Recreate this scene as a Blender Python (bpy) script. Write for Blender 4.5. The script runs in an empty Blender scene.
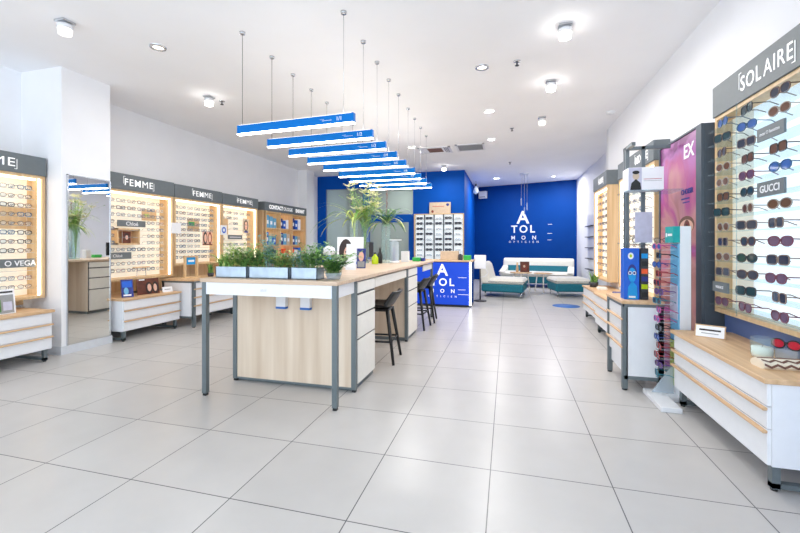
import bpy, math, random
from mathutils import Matrix, Vector
PI = math.pi
R = math.radians
random.seed(7)
scene = bpy.context.scene
COL = scene.collection

# ------------------------------------------------------------------ camera
H = 1.2
cam_d = bpy.data.cameras.new('camera')
cam_d.sensor_width = 36; cam_d.lens = 18.0
cam_d.shift_y = -(266.5 - 244) / 800
cam_d.clip_start = 0.05; cam_d.clip_end = 100
cam = bpy.data.objects.new('camera', cam_d); COL.objects.link(cam)
cam.location = (0, 0, H); cam.rotation_euler = (R(90), 0, 0.262)
scene.camera = cam

# ------------------------------------------------------------------ world and light
w = bpy.data.worlds.new('daylight'); scene.world = w; w.use_nodes = True
bg = w.node_tree.nodes['Background']
bg.inputs[0].default_value = (0.80, 0.90, 1.0, 1); bg.inputs[1].default_value = 1.85
scene.view_settings.view_transform = 'Standard'
scene.view_settings.look = 'None'
scene.view_settings.gamma = 1
scene.view_settings.use_curve_mapping = False
scene.view_settings.exposure = 0.6
scene.cycles.diffuse_bounces = 8; scene.cycles.max_bounces = 14; scene.cycles.transparent_max_bounces = 24
SPOT_W = 9.0
DOWN_W = 14.0
UP_W = 0.12        # upward light added over each linear lamp to brighten the ceiling        # watts
BAR_E = 9.0          # emission of the linear lamps
LED_E = 3.6          # emission of the display LED strips

def lamp(name, loc, power, size=0.12, color=(1, 0.975, 0.95), spot=None, rot=(0, 0, 0), parent=None):
    if spot:
        d = bpy.data.lights.new(name, 'SPOT'); d.spot_size = R(spot); d.spot_blend = 0.6; d.shadow_soft_size = size
    else:
        d = bpy.data.lights.new(name, 'AREA'); d.shape = 'DISK'; d.size = size
    d.energy = power; d.color = color
    o = bpy.data.objects.new(name, d); COL.objects.link(o)
    o.location = loc; o.rotation_euler = rot
    if parent: o.parent = parent
    return o

# ------------------------------------------------------------------ materials
def newmat(name):
    m = bpy.data.materials.new(name); m.use_nodes = True
    nt = m.node_tree; b = nt.nodes['Principled BSDF']
    return m, nt, b
def lin(c):
    return tuple((v / 12.92 if v <= 0.04045 else ((v + 0.055) / 1.055) ** 2.4) for v in (x / 255 for x in c)) + (1,)
def mix_noise(nt, b, c1, c2, scale=(8, 8, 8), detail=4, bump=0.0, lo=0.35, hi=0.65):
    tc = nt.nodes.new('ShaderNodeTexCoord'); mp = nt.nodes.new('ShaderNodeMapping'); mp.inputs['Scale'].default_value = scale
    n = nt.nodes.new('ShaderNodeTexNoise'); n.inputs['Scale'].default_value = 1; n.inputs['Detail'].default_value = detail
    r = nt.nodes.new('ShaderNodeValToRGB')
    r.color_ramp.elements[0].position = lo; r.color_ramp.elements[1].position = hi
    r.color_ramp.elements[0].color = c1; r.color_ramp.elements[1].color = c2
    nt.links.new(tc.outputs['Object'], mp.inputs[0]); nt.links.new(mp.outputs[0], n.inputs[0])
    nt.links.new(n.outputs[0], r.inputs[0]); nt.links.new(r.outputs[0], b.inputs['Base Color'])
    if bump:
        bp = nt.nodes.new('ShaderNodeBump'); bp.inputs['Strength'].default_value = bump; bp.inputs['Distance'].default_value = 0.002
        nt.links.new(n.outputs[0], bp.inputs['Height']); nt.links.new(bp.outputs[0], b.inputs['Normal'])
    return n
def plain(name, rgb, rough=0.5, metal=0.0, var=0.06, scale=20, bump=0.0, spec=None, coat=0):
    m, nt, b = newmat(name)
    c = lin(rgb); c2 = tuple(min(1, x * (1 + var)) for x in c[:3]) + (1,); c1 = tuple(x * (1 - var) for x in c[:3]) + (1,)
    mix_noise(nt, b, c1, c2, (scale,) * 3, 3, bump)
    b.inputs['Roughness'].default_value = rough; b.inputs['Metallic'].default_value = metal
    if spec is not None: b.inputs['Specular IOR Level'].default_value = spec
    if coat: b.inputs['Coat Weight'].default_value = coat
    return m
def emis(name, rgb, strength, base=None):
    m, nt, b = newmat(name)
    b.inputs['Base Color'].default_value = lin(base or rgb)
    b.inputs['Emission Color'].default_value = lin(rgb); b.inputs['Emission Strength'].default_value = strength
    return m
def glass(name, rgb=(240, 248, 250), alpha=0.15, rough=0.03):
    m, nt, b = newmat(name)
    b.inputs['Base Color'].default_value = lin(rgb); b.inputs['Roughness'].default_value = rough
    tr = nt.nodes.new('ShaderNodeBsdfTransparent'); tr.inputs[0].default_value = lin(rgb)
    mx = nt.nodes.new('ShaderNodeMixShader'); mx.inputs[0].default_value = alpha
    out = nt.nodes['Material Output']
    nt.links.new(tr.outputs[0], mx.inputs[1]); nt.links.new(b.outputs[0], mx.inputs[2]); nt.links.new(mx.outputs[0], out.inputs[0])
    return m
def wood(name, c1, c2, axis='x', rough=0.45, s=1.0):
    m, nt, b = newmat(name)
    sc = {'x': (1.2, 26, 26), 'y': (26, 1.2, 26), 'z': (26, 26, 1.2)}[axis]
    mix_noise(nt, b, lin(c1), lin(c2), tuple(v * s for v in sc), 6, 0.03, 0.3, 0.7)
    b.inputs['Roughness'].default_value = rough
    return m

M = {}
M['wood_h'] = wood('oak_top', (196, 158, 118), (226, 192, 152), 'y')
M['wood_x'] = wood('oak_cross', (196, 158, 118), (226, 192, 152), 'x')
M['wood_v'] = wood('oak_panel', (206, 184, 160), (232, 216, 196), 'z', s=0.45)
M['wood_y'] = wood('oak_warm', (206, 170, 124), (228, 198, 156), 'z')
M['wood_top'] = wood('pale_worktop', (196, 170, 146), (220, 196, 172), 'x')
M['white'] = plain('white_laminate', (230, 232, 236), 0.35, var=0.01)
M['offwhite'] = plain('offwhite_laminate', (234, 232, 226), 0.45, var=0.02)
M['cream'] = plain('cream_panel', (240, 234, 220), 0.5, var=0.02)
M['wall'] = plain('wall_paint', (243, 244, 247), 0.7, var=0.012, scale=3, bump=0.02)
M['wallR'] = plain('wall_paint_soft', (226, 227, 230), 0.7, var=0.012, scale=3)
M['ceil'] = plain('ceiling_paint', (246, 246, 248), 0.85, var=0.01, scale=2)
M['steel'] = plain('slate_metal', (106, 116, 120), 0.4, 0.25, var=0.03)
M['header'] = plain('header_grey', (104, 112, 116), 0.5, var=0.03)
M['darkgrey'] = plain('dark_slate', (78, 88, 98), 0.5, var=0.03)
M['blue'] = plain('royal_blue_paint', (0, 80, 176), 0.6, var=0.03, scale=3, spec=.12)
M['bluedeep'] = plain('deep_blue_paint', (0, 60, 138), 0.6, var=0.03, scale=3, spec=.12)
M['barblue'] = plain('lamp_blue', (0, 112, 196), 0.5, var=0.02, spec=.15)
M['panelblue'] = emis('backlit_blue', (0, 62, 190), 0.35)
M['black'] = plain('black_plastic', (24, 25, 28), 0.4, var=0.1)
M['darkplastic'] = plain('dark_plastic', (52, 54, 60), 0.4, var=0.1)
M['chrome'] = plain('chrome', (205, 208, 212), 0.2, 1.0, var=0.03)
M['glass'] = glass('clear_glass', (246, 252, 252), 0.07)
M['glassedge'] = glass('shelf_glass', (238, 246, 250), 0.10)
M['acryl'] = glass('acrylic', (236, 244, 250), 0.35)
M['paneglass'] = glass('pane_glass', (205, 215, 212), 0.3)
M['letter'] = emis('white_letter', (255, 255, 255), 0.2)
M['letterdim'] = plain('white_vinyl', (236, 238, 242), 0.5, var=0.02)
M['led'] = emis('led_strip', (255, 240, 214), LED_E)
M['ledwhite'] = emis('led_white', (255, 252, 244), BAR_E)
M['spotglow'] = emis('spot_glow', (255, 252, 246), 14)
M['spotdim'] = emis('spot_dim', (255, 250, 240), 1.0)
M['litpanel'] = emis('lit_acrylic', (240, 249, 255), 0.42, (240, 246, 250))
M['warmlit'] = emis('warm_lit_acrylic', (255, 247, 226), 0.18, (244, 238, 224))
M['neon'] = emis('neon_edge', (238, 244, 255), 3.0)
M['teal'] = plain('teal_fabric', (8, 106, 124), 0.75, var=0.15, scale=60, bump=0.1)
M['ivory'] = plain('ivory_leather', (226, 224, 214), 0.5, var=0.03)
M['paper'] = plain('white_paper', (244, 245, 248), 0.6, var=0.01)
M['skin'] = plain('printed_skin', (228, 182, 160), 0.6, var=0.05)
M['hair'] = plain('printed_dark_hair', (48, 34, 34), 0.6, var=0.2)
M['redhair'] = plain('printed_red_hair', (120, 50, 36), 0.6, var=0.2)
M['red'] = plain('red', (190, 30, 44), 0.4)
M['orange'] = plain('orange_card', (238, 92, 40), 0.5)
M['navy'] = plain('navy_card', (34, 48, 130), 0.5)
M['skyblue'] = plain('sky_blue_card', (110, 176, 214), 0.5)
M['cyan'] = plain('cyan_card', (0, 150, 220), 0.5)
M['cobalt'] = plain('cobalt_card', (0, 92, 205), 0.4)
M['tealsign'] = plain('teal_card', (0, 160, 160), 0.5)
M['green'] = plain('green_plastic', (40, 170, 70), 0.4)
M['lime'] = plain('lime_glass', (180, 205, 20), 0.2)
M['brown'] = plain('brown_card', (96, 44, 26), 0.5, var=0.25)
M['beige'] = plain('beige_card', (204, 184, 160), 0.6)
M['lilac'] = plain('lilac_card', (196, 196, 216), 0.6)
M['grass1'] = plain('leaf_green', (126, 172, 84), 0.5, var=0.35, scale=30)
M['grass2'] = plain('leaf_dark', (80, 132, 72), 0.5, var=0.35, scale=30)
M['grass3'] = plain('leaf_silver', (134, 176, 166), 0.6, var=0.25, scale=30)
M['grass4'] = plain('leaf_yellow', (182, 196, 110), 0.5, var=0.3, scale=30)
M['petal'] = plain('petal_cream', (240, 236, 200), 0.5, var=0.05)
M['soil'] = plain('dark_soil', (60, 48, 40), 0.9, var=0.4, scale=80)
M['zinc'] = plain('zinc_planter', (178, 194, 210), 0.35, 0.35, var=0.12, scale=12)
M['wax'] = plain('white_wax', (246, 244, 238), 0.5, var=0.01)
M['pouch'] = plain('pouch_cream', (232, 220, 200), 0.7, var=0.05)
M['taupe'] = plain('pouch_brown', (112, 78, 66), 0.7, var=0.1)
M['grille'] = plain('vent_grey', (150, 152, 154), 0.5)
M['sill'] = plain('skirting', (206, 210, 216), 0.5, var=0.02)
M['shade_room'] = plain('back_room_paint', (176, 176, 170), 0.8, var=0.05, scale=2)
M['poster_mauve'] = plain('poster_mauve', (150, 60, 130), 0.4)
M['slate_daylit'] = plain('slate_daylight_tint', (96, 120, 176), 0.5, var=0.02)  # dark grey slate with the blue daylight tint put into its colour
M['stickerblue'] = plain('sticker_blue', (50, 110, 190), 0.5)
M['mirror'] = (lambda t: (t[2].inputs['Base Color'].__setattr__('default_value', (0.86, 0.88, 0.87, 1)), t[2].inputs['Metallic'].__setattr__('default_value', 1), t[2].inputs['Roughness'].__setattr__('default_value', 0.02), t[0])[-1])(newmat('mirror_silver'))
# frames and lenses of the spectacles
FR = [plain('frame_%d' % i, c, 0.3, var=0.1) for i, c in enumerate([(38, 36, 40), (92, 62, 48), (60, 76, 110), (130, 110, 100), (110, 52, 72), (160, 150, 140), (36, 84, 120), (70, 60, 96)])]
LN = [glass('lens_%d' % i, c, a, 0.05) for i, (c, a) in enumerate([((232, 240, 248), 0.2), ((60, 66, 84), 0.85), ((110, 78, 64), 0.8), ((70, 104, 170), 0.85), ((108, 84, 110), 0.8), ((40, 70, 80), 0.88), ((120, 130, 90), 0.75), ((170, 180, 200), 0.5)])]

# floor tiles
m, nt, b = newmat('floor_tiles')
tc = nt.nodes.new('ShaderNodeTexCoord'); mp = nt.nodes.new('ShaderNodeMapping'); mp.inputs['Location'].default_value = (0.086, -1.614, 0)
br = nt.nodes.new('ShaderNodeTexBrick'); br.offset = 0; br.squash = 1
br.inputs['Scale'].default_value = 1; br.inputs['Brick Width'].default_value = 0.589; br.inputs['Row Height'].default_value = 0.563
br.inputs['Mortar Size'].default_value = 0.0028; br.inputs['Mortar Smooth'].default_value = 0.1
br.inputs['Color1'].default_value = lin((192, 189, 186)); br.inputs["Color2"].default_value = lin((197, 194, 191)); br.inputs['Mortar'].default_value = lin((84, 84, 86))
n = nt.nodes.new('ShaderNodeTexNoise'); n.inputs['Scale'].default_value = 5; n.inputs['Detail'].default_value = 6
mx = nt.nodes.new('ShaderNodeMixRGB'); mx.blend_type = 'MULTIPLY'; mx.inputs[0].default_value = 0.12
nt.links.new(tc.outputs['Object'], mp.inputs[0]); nt.links.new(mp.outputs[0], br.inputs['Vector']); nt.links.new(tc.outputs['Object'], n.inputs[0])
nt.links.new(br.outputs['Color'], mx.inputs[1]); nt.links.new(n.outputs[0], mx.inputs[2]); nt.links.new(mx.outputs[0], b.inputs['Base Color'])
b.inputs['Roughness'].default_value = 0.3; b.inputs['Specular IOR Level'].default_value = 0.45
M['tiles'] = m

# large eye poster: violet to rose to skin tones
m, nt, b = newmat('eye_poster_print')
tc = nt.nodes.new('ShaderNodeTexCoord'); mp = nt.nodes.new('ShaderNodeMapping'); mp.inputs['Rotation'].default_value = (R(35), 0, 0); mp.inputs['Scale'].default_value = (1, 1.3, 1.3)
n = nt.nodes.new('ShaderNodeTexNoise'); n.inputs['Scale'].default_value = 1.5; n.inputs['Detail'].default_value = 3; n.inputs['Distortion'].default_value = 1.2
sx = nt.nodes.new('ShaderNodeSeparateXYZ'); ad = nt.nodes.new('ShaderNodeMath'); ad.operation = 'MULTIPLY_ADD'; ad.inputs[1].default_value = 0.30; 
ml = nt.nodes.new('ShaderNodeMath'); ml.operation = 'ADD'
r = nt.nodes.new('ShaderNodeValToRGB'); cr = r.color_ramp
cr.elements[0].position = 0.28; cr.elements[0].color = lin((104, 34, 104)); cr.elements[1].position = 1.0; cr.elements[1].color = lin((104, 16, 94))
for p, c in ((0.42, (108, 50, 70)), (0.55, (176, 116, 106)), (0.66, (192, 134, 130)), (0.78, (170, 74, 124)), (0.9, (164, 96, 160))):
    e = cr.elements.new(p); e.color = lin(c)
nt.links.new(tc.outputs['Object'], mp.inputs[0]); nt.links.new(mp.outputs[0], n.inputs[0]); nt.links.new(tc.outputs['Object'], sx.inputs[0])
nt.links.new(sx.outputs[2], ad.inputs[0]); nt.links.new(n.outputs[0], ad.inputs[2])
sb = nt.nodes.new('ShaderNodeMath'); sb.operation = 'SUBTRACT'; sb.inputs[1].default_value = 0.17
nt.links.new(ad.outputs[0], sb.inputs[0]); nt.links.new(sb.outputs[0], r.inputs[0]); nt.links.new(r.outputs[0], b.inputs['Base Color'])
nt.links.new(r.outputs[0], b.inputs['Emission Color']); b.inputs['Emission Strength'].default_value = 0.06
b.inputs['Roughness'].default_value = 0.3
M['eyeposter'] = m

# ------------------------------------------------------------------ mesh helpers
class MB:
    def __init__(s): s.v = []; s.f = []; s.m = []; s.mats = []; s.sm = []
    def mi(s, mat):
        if isinstance(mat, str): mat = M[mat]
        if mat not in s.mats: s.mats.append(mat)
        return s.mats.index(mat)
    def add(s, vs, fs, mat, smooth=False):
        k = len(s.v); i = s.mi(mat)
        s.v += [tuple(v) for v in vs]
        for f in fs: s.f.append(tuple(a + k for a in f)); s.m.append(i); s.sm.append(smooth)
        return s
    def box(s, x0, x1, y0, y1, z0, z1, mat, c=0.0):
        if x0 > x1: x0, x1 = x1, x0
        if y0 > y1: y0, y1 = y1, y0
        if z0 > z1: z0, z1 = z1, z0
        c = min(c, (x1 - x0) * .45, (y1 - y0) * .45, (z1 - z0) * .45)
        if c <= 0:
            vs = [(x, y, z) for z in (z0, z1) for y in (y0, y1) for x in (x0, x1)]
            fs = [(0, 2, 3, 1), (4, 5, 7, 6), (0, 1, 5, 4), (2, 6, 7, 3), (0, 4, 6, 2), (1, 3, 7, 5)]
            return s.add(vs, fs, mat)
        # chamfered box: 24 verts
        vs = []; idx = {}
        X = (x0, x1); Y = (y0, y1); Z = (z0, z1)
        for i in (0, 1):
            for j in (0, 1):
                for k in (0, 1):
                    sx_, sy_, sz_ = (1 - 2 * i) * c, (1 - 2 * j) * c, (1 - 2 * k) * c
                    idx[i, j, k, 0] = len(vs); vs.append((X[i], Y[j] + sy_, Z[k] + sz_))
                    idx[i, j, k, 1] = len(vs); vs.append((X[i] + sx_, Y[j], Z[k] + sz_))
                    idx[i, j, k, 2] = len(vs); vs.append((X[i] + sx_, Y[j] + sy_, Z[k]))
        fs = []
        q = [(0, 0), (1, 0), (1, 1), (0, 1)]
        for i in (0, 1):
            f = [idx[i, a, b_, 0] for a, b_ in q]; fs.append(f if i else f[::-1])
            f = [idx[a, i, b_, 1] for a, b_ in q]; fs.append(f[::-1] if i else f)
            f = [idx[a, b_, i, 2] for a, b_ in q]; fs.append(f if i else f[::-1])
        for i in (0, 1):
            for j in (0, 1):
                fs.append((idx[i, j, 0, 0], idx[i, j, 1, 0], idx[i, j, 1, 1], idx[i, j, 0, 1]))
                fs.append((idx[i, 0, j, 0], idx[i, 1, j, 0], idx[i, 1, j, 2], idx[i, 0, j, 2]))
                fs.append((idx[0, i, j, 1], idx[1, i, j, 1], idx[1, i, j, 2], idx[0, i, j, 2]))
                for k in (0, 1): fs.append((idx[i, j, k, 0], idx[i, j, k, 1], idx[i, j, k, 2]))
        return s.add(vs, fs, mat)
    def tube(s, pts, r, mat, n=8, cap=True, closed=False, flat=1.0):
        pts = [Vector(p) for p in pts]; rs = r if isinstance(r, (list, tuple)) else [r] * len(pts)
        vs = []; N = len(pts); up = None
        for i, p in enumerate(pts):
            if closed: d = pts[(i + 1) % N] - pts[i - 1]
            else: d = (pts[min(i + 1, N - 1)] - pts[max(i - 1, 0)])
            d.normalize()
            if up is None:
                up = Vector((0, 0, 1)) if abs(d.z) < 0.9 else Vector((1, 0, 0))
            a = d.cross(up); 
            if a.length < 1e-6: a = d.cross(Vector((0, 1, 0)))
            a.normalize(); b_ = a.cross(d); b_.normalize(); up = b_
            for k in range(n):
                t = 2 * PI * k / n
                vs.append(p + a * (math.cos(t) * rs[i]) + b_ * (math.sin(t) * rs[i] * flat))
        fs = []
        for i in range(N if closed else N - 1):
            j = (i + 1) % N
            for k in range(n):
                l = (k + 1) % n
                fs.append((i * n + k, i * n + l, j * n + l, j * n + k))
        if cap and not closed: fs.append(tuple(range(n))[::-1]); fs.append(tuple((N - 1) * n + k for k in range(n)))
        return s.add(vs, fs, mat, n > 4)
    def lathe(s, cx, cy, prof, mat, n=20, cap=True):
        vs = []
        for (r_, z) in prof:
            for k in range(n):
                t = 2 * PI * k / n; vs.append((cx + r_ * math.cos(t), cy + r_ * math.sin(t), z))
        fs = []
        for i in range(len(prof) - 1):
            for k in range(n):
                l = (k + 1) % n; fs.append((i * n + k, i * n + l, (i + 1) * n + l, (i + 1) * n + k))
        if cap: fs.append(tuple(range(n))[::-1]); fs.append(tuple((len(prof) - 1) * n + k for k in range(n)))
        return s.add(vs, fs, mat, True)
    def poly(s, pts, mat): return s.add(pts, [tuple(range(len(pts)))], mat)
    def prism(s, pts2, y0, y1, mat, axis='y'):
        # polygon in (x, z) swept along y, or in (x, y) swept along z, or (y, z) along x
        mk = {'y': lambda p, t: (p[0], t, p[1]), 'z': lambda p, t: (p[0], p[1], t), 'x': lambda p, t: (t, p[0], p[1])}[axis]
        N = len(pts2); vs = [mk(p, y0) for p in pts2] + [mk(p, y1) for p in pts2]
        fs = [tuple(range(N)), tuple(range(N, 2 * N))[::-1]] + [(i, (i + 1) % N, N + (i + 1) % N, N + i)[::-1] for i in range(N)]
        return s.add(vs, fs, mat)
    # printed shapes on a plate that faces -y: centre (x, z), plane y
    def ell(s, x, z, rx, rz, y, mat, n=16): return s.poly([(x + rx * math.cos(2 * PI * k / n), y, z + rz * math.sin(2 * PI * k / n)) for k in range(n)], mat)
    def rect(s, x0, x1, z0, z1, y, mat): return s.poly([(x0, y, z0), (x1, y, z0), (x1, y, z1), (x0, y, z1)], mat)
    def mat4(s, m4):
        s.v = [tuple(m4 @ Vector(v)) for v in s.v]; return s
    def build(s, name, parent=None, world=False):
        me = bpy.data.meshes.new(name)
        vs = s.v
        if parent is not None and world:
            inv = root_matrix(parent).inverted(); vs = [inv @ Vector(v) for v in vs]
        loc = None
        if parent is None and world:
            xs = [v[0] for v in vs]; ys = [v[1] for v in vs]; zs = [v[2] for v in vs]
            loc = Vector(((min(xs) + max(xs)) / 2, (min(ys) + max(ys)) / 2, min(zs)))
            vs = [Vector(v) - loc for v in vs]
        me.from_pydata([tuple(v) for v in vs], [], s.f)
        for m_ in s.mats: me.materials.append(m_)
        me.polygons.foreach_set('material_index', s.m); me.polygons.foreach_set('use_smooth', s.sm)
        me.update()
        o = bpy.data.objects.new(name, me); COL.objects.link(o)
        if loc is not None: o.location = loc
        if parent is not None: o.parent = parent
        return o
def root_matrix(o):
    while o.parent is not None: o = o.parent
    return Matrix.Translation(o.location) @ Matrix.Rotation(o.rotation_euler.z, 4, 'Z')
def tag(o, label, cat, group=None, kind=None):
    if label: o['label'] = label
    if cat: o['category'] = cat
    if group: o['group'] = group
    if kind: o['kind'] = kind
    return o
def thing(name, label, cat, loc=(0, 0, 0), rz=0, group=None):
    o = bpy.data.objects.new(name, None); COL.objects.link(o); o.empty_display_size = 0.1
    o.location = loc; o.rotation_euler = (0, 0, rz)
    return tag(o, label, cat, group)
def struct(name, mb):
    o = mb.build(name); o['kind'] = 'structure'; return o
def copy_tree(o, parent=None):
    c = o.copy(); COL.objects.link(c)
    if parent is not None: c.parent = parent
    for ch in list(o.children): copy_tree(ch, c)
    return c
def text(s, size, mat, name='lettering', parent=None, loc=(0, 0, 0), rz=0.0, align='LEFT', bold=0.0, sp=1.0, ext=0.002, xs=1.0):
    """flat lettering standing upright, facing local -y before rz; world coordinates"""
    cu = bpy.data.curves.new('t', 'FONT'); cu.body = s; cu.size = size; cu.extrude = ext; cu.offset = bold; cu.space_character = sp
    cu.align_x = align; cu.resolution_u = 3
    ob = bpy.data.objects.new('t', cu)
    me = bpy.data.meshes.new_from_object(ob); me.name = name
    m4 = Matrix.Translation(loc) @ Matrix.Rotation(rz, 4, 'Z') @ Matrix.Rotation(R(90), 4, 'X') @ Matrix.Diagonal((xs, 1, 1, 1))
    if parent is not None: m4 = root_matrix(parent).inverted() @ m4
    me.transform(m4); me.materials.clear(); me.materials.append(M[mat] if isinstance(mat, str) else mat)
    bpy.data.objects.remove(ob); bpy.data.curves.remove(cu)
    o = bpy.data.objects.new(name, me); COL.objects.link(o)
    if parent is not None: o.parent = parent
    return o
def text_width(s_, size, bold=0.0, sp=1.12):
    cu = bpy.data.curves.new('t', 'FONT'); cu.body = s_; cu.size = size; cu.offset = bold; cu.space_character = sp
    ob = bpy.data.objects.new('t', cu); me = bpy.data.meshes.new_from_object(ob); xs_ = [v.co.x for v in me.vertices]
    bpy.data.objects.remove(ob); bpy.data.curves.remove(cu); bpy.data.meshes.remove(me)
    return max(xs_), min(xs_)
def sign_text(F, parent, b1, b2, u0, u1, z, cap, v=-.0135):
    """bracketed sign lettering: heavy b1 then light b2 between u0 and u1, cap height cap"""
    size = cap / .69; bo = .006 * size
    a1, m1 = text_width(b1, size, bo); w1 = a1 - m1; w2 = 0; m2 = 0
    if b2: a2, m2 = text_width(b2, size, 0); w2 = a2 - m2
    gap = .3 * cap if b2 else 0; x0 = u0 + .16 * cap; x1 = u1 - .16 * cap
    k = (x1 - x0) / (w1 + gap + w2)
    text(b1, size, 'letter', 'lettering', parent, F.loc(x0 - m1 * k, v, z), F.rz, bold=bo, sp=1.12, ext=.001, xs=k)
    if b2: text(b2, size, 'letter', 'lettering', parent, F.loc(x0 + (w1 + gap - m2) * k, v, z), F.rz, sp=1.12, ext=.001, xs=k)
    t_ = .05 * cap; mb_ = MB(); P = lambda ua, ub, za, zb: mb_.box(*sorted((F.loc(ua, v)[0], F.loc(ub, v - .0015)[0])), *sorted((F.loc(ua, v)[1], F.loc(ub, v - .0015)[1])), za, zb, 'letter')
    P(u0 - t_, u0, z + .2 * cap, z + 1.3 * cap); P(u0 - t_, u0 + .25 * cap, z + 1.3 * cap - t_, z + 1.3 * cap)
    P(u1, u1 + t_, z - .3 * cap, z + .9 * cap); P(u1 - .25 * cap, u1 + t_, z - .3 * cap, z - .3 * cap + t_)
    mb_.build('bracket_mark', parent, True)
ORD = ['first', 'second', 'third', 'fourth', 'fifth', 'sixth', 'seventh', 'eighth', 'ninth', 'tenth', 'eleventh', 'twelfth', 'thirteenth', 'fourteenth', 'fifteenth']

class Frame:
    """local frame of a wall unit: u along its width (left to right seen from the front), v into the wall, z up"""
    def __init__(s, side, ystart, X):
        s.side = side; s.X = X; s.y = ystart; s.rz = R(90) if side == 'L' else (R(-90) if side == 'R' else 0)
    def loc(s, u=0, v=0, z=0):
        if s.side == 'L': return (s.X - v, s.y + u, z)
        if s.side == 'R': return (s.X + v, s.y - u, z)
        return (s.X + u, s.y + v, z)

# ------------------------------------------------------------------ room shell
CZ = 3.12
struct('floor', MB().poly([(-5.6, -1.2, 0), (3.2, -1.2, 0), (3.2, 14.6, 0), (-5.6, 14.6, 0)], 'tiles'))
struct('ceiling', MB().box(-5.6, 3.2, -1.2, 14.6, CZ, CZ + 0.12, 'ceil'))
struct('wall_left', MB().box(-5.4, -5.25, -1.2, 14.6, 0, CZ, 'wall'))
struct('wall_right', MB().box(1.62, 1.78, -1.2, 7.3, 0, CZ, 'wall'))
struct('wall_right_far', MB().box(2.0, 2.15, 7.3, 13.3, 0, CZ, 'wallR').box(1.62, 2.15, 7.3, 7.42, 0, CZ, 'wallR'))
# slanted blue back wall
bw = MB(); A_ = Vector((-5.4, 15.2, 0)); 
def backwall(X): return 13.84 - 0.310 * (X + 1.16)
bw.prism([(-1.9, backwall(-1.9)), (2.02, backwall(2.02)), (2.02, backwall(2.02) + 0.2), (-1.9, backwall(-1.9) + 0.2)], 0, CZ, 'bluedeep', 'z')
struct('wall_back', bw)
# partition with glazed openings
pt = MB(); PY = 10.45
pt.box(-5.25, -5.0, PY, PY + .12, 0, CZ, 'blue')
pt.box(-3.87, -3.69, PY, PY + .12, 0, CZ, 'blue')
pt.box(-2.44, -1.07, PY, PY + .12, 0, CZ, 'blue')
pt.box(-5.0, -3.87, PY, PY + .12, 2.75, CZ, 'blue')
pt.box(-3.69, -2.44, PY, PY + .12, 2.68, CZ, 'blue')
pt.box(-3.69, -2.44, PY, PY + .12, 1.79, 2.0, 'blue')
pt.box(-5.0, -3.87, PY, PY + .12, 0, 0.12, 'blue'); pt.box(-3.69, -2.44, PY, PY + .12, 0, 0.12, 'blue')
pt.box(-2.56, -2.44, PY - .005, PY + .12, 0, 1.8, 'blue')
pt.box(-1.19, -1.07, PY + .12, 13.9, 0, CZ, 'blue')
struct('wall_partition', pt)
struct('window_1', MB().box(-5.0, -3.87, PY + .05, PY + .06, 0.12, 2.75, 'paneglass'))
struct('window_2', MB().box(-3.69, -2.44, PY + .05, PY + .06, 2.0, 2.68, 'paneglass'))
struct('door_1', MB().box(-3.69, -2.56, PY + .05, PY + .06, 0.12, 1.79, 'paneglass'))
rm = MB()
rm.box(-5.25, -1.19, 12.6, 12.7, 0, CZ, 'shade_room')
struct('wall_back_room', rm)
# column with mirror
struct('column', MB().box(-5.25, -4.65, 3.225, 3.775, 0.09, CZ, 'wall'))
struct('baseboard_column', MB().box(-5.25, -4.635, 3.21, 3.79, 0, 0.09, 'sill'))
struct('baseboard_left', MB().box(-5.25, -5.235, -1.2, 3.2, 0, 0.09, 'sill').box(-5.25, -5.235, 3.8, 10.45, 0, 0.09, 'sill'))
struct('baseboard_right', MB().box(1.605, 1.62, -1.2, 7.3, 0, 0.09, 'sill'))
struct('trim_pillar', MB().box(-5.25, -5.0, 9.35, 9.75, 0, CZ, 'wall'))
mr = thing('wall_mirror', 'tall frameless mirror fixed on the white column', 'mirror', (-4.65, 3.53, 0.09))
MB().box(-4.649, -4.637, 3.285, 3.76, 0.095, 1.96, 'mirror').build('mirror_glass', mr, True)
mb = MB()
for a in ((3.275, 3.285), (3.76, 3.77)): mb.box(-4.65, -4.632, a[0], a[1], 0.09, 1.965, 'chrome')
mb.box(-4.65, -4.632, 3.275, 3.77, 1.955, 1.965, 'chrome'); mb.build('mirror_edge', mr, True)

# ------------------------------------------------------------------ ceiling fittings
def spot(X, Y, lit, label, power=None):
    t = thing('ceiling_spot', label, 'ceiling light', (X, Y, CZ - 0.12), 0, 'surface spotlights on the ceiling')
    MB().box(-0.055, 0.055, -0.055, 0.055, 0.1, 0.12, 'chrome', 0.004).build('mount', t)
    MB().lathe(0, 0, [(0.056, 0.05), (0.056, 0.085), (0.03, 0.1)], 'white', 20).build('housing', t)
    MB().lathe(0, 0, [(0.03, -0.004), (0.048, 0.004), (0.052, 0.05)], 'spotglow' if lit else 'spotdim', 20).build('lamp_face', t)
    if lit: lamp('spot_light', (0, 0, -0.02), power or SPOT_W, 0.1, parent=t)
def at(px, py, z):
    c = (px - 400) / 400; d = (244 - py) / 400; a = .262
    t = (z - H) / d
    return (t * (-math.sin(a) + c * math.cos(a)), t * (math.cos(a) + c * math.sin(a)))
for (px, py, lit, lb) in ((65, 28, False, 'round surface spotlight unlit, on the ceiling near the left column'),
                          (209, 101, True, 'small lit ceiling spotlight left of the blue hanging lamps'),
                          (565, 32, True, 'largest glowing round spotlight on the ceiling above the open floor'),
                          (551, 86, True, 'second glowing spotlight on the ceiling, just behind the largest one'),
                          (542, 121, False, 'unlit surface spotlight behind the two glowing ones'),
                          (444, 168, True, 'small glowing spotlight over the blue partition with the glasses rack')):
    x, y = at(px, py, CZ - 0.06); spot(x, y, lit, lb, 9 if px == 444 else (5 if px == 209 else None))
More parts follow.
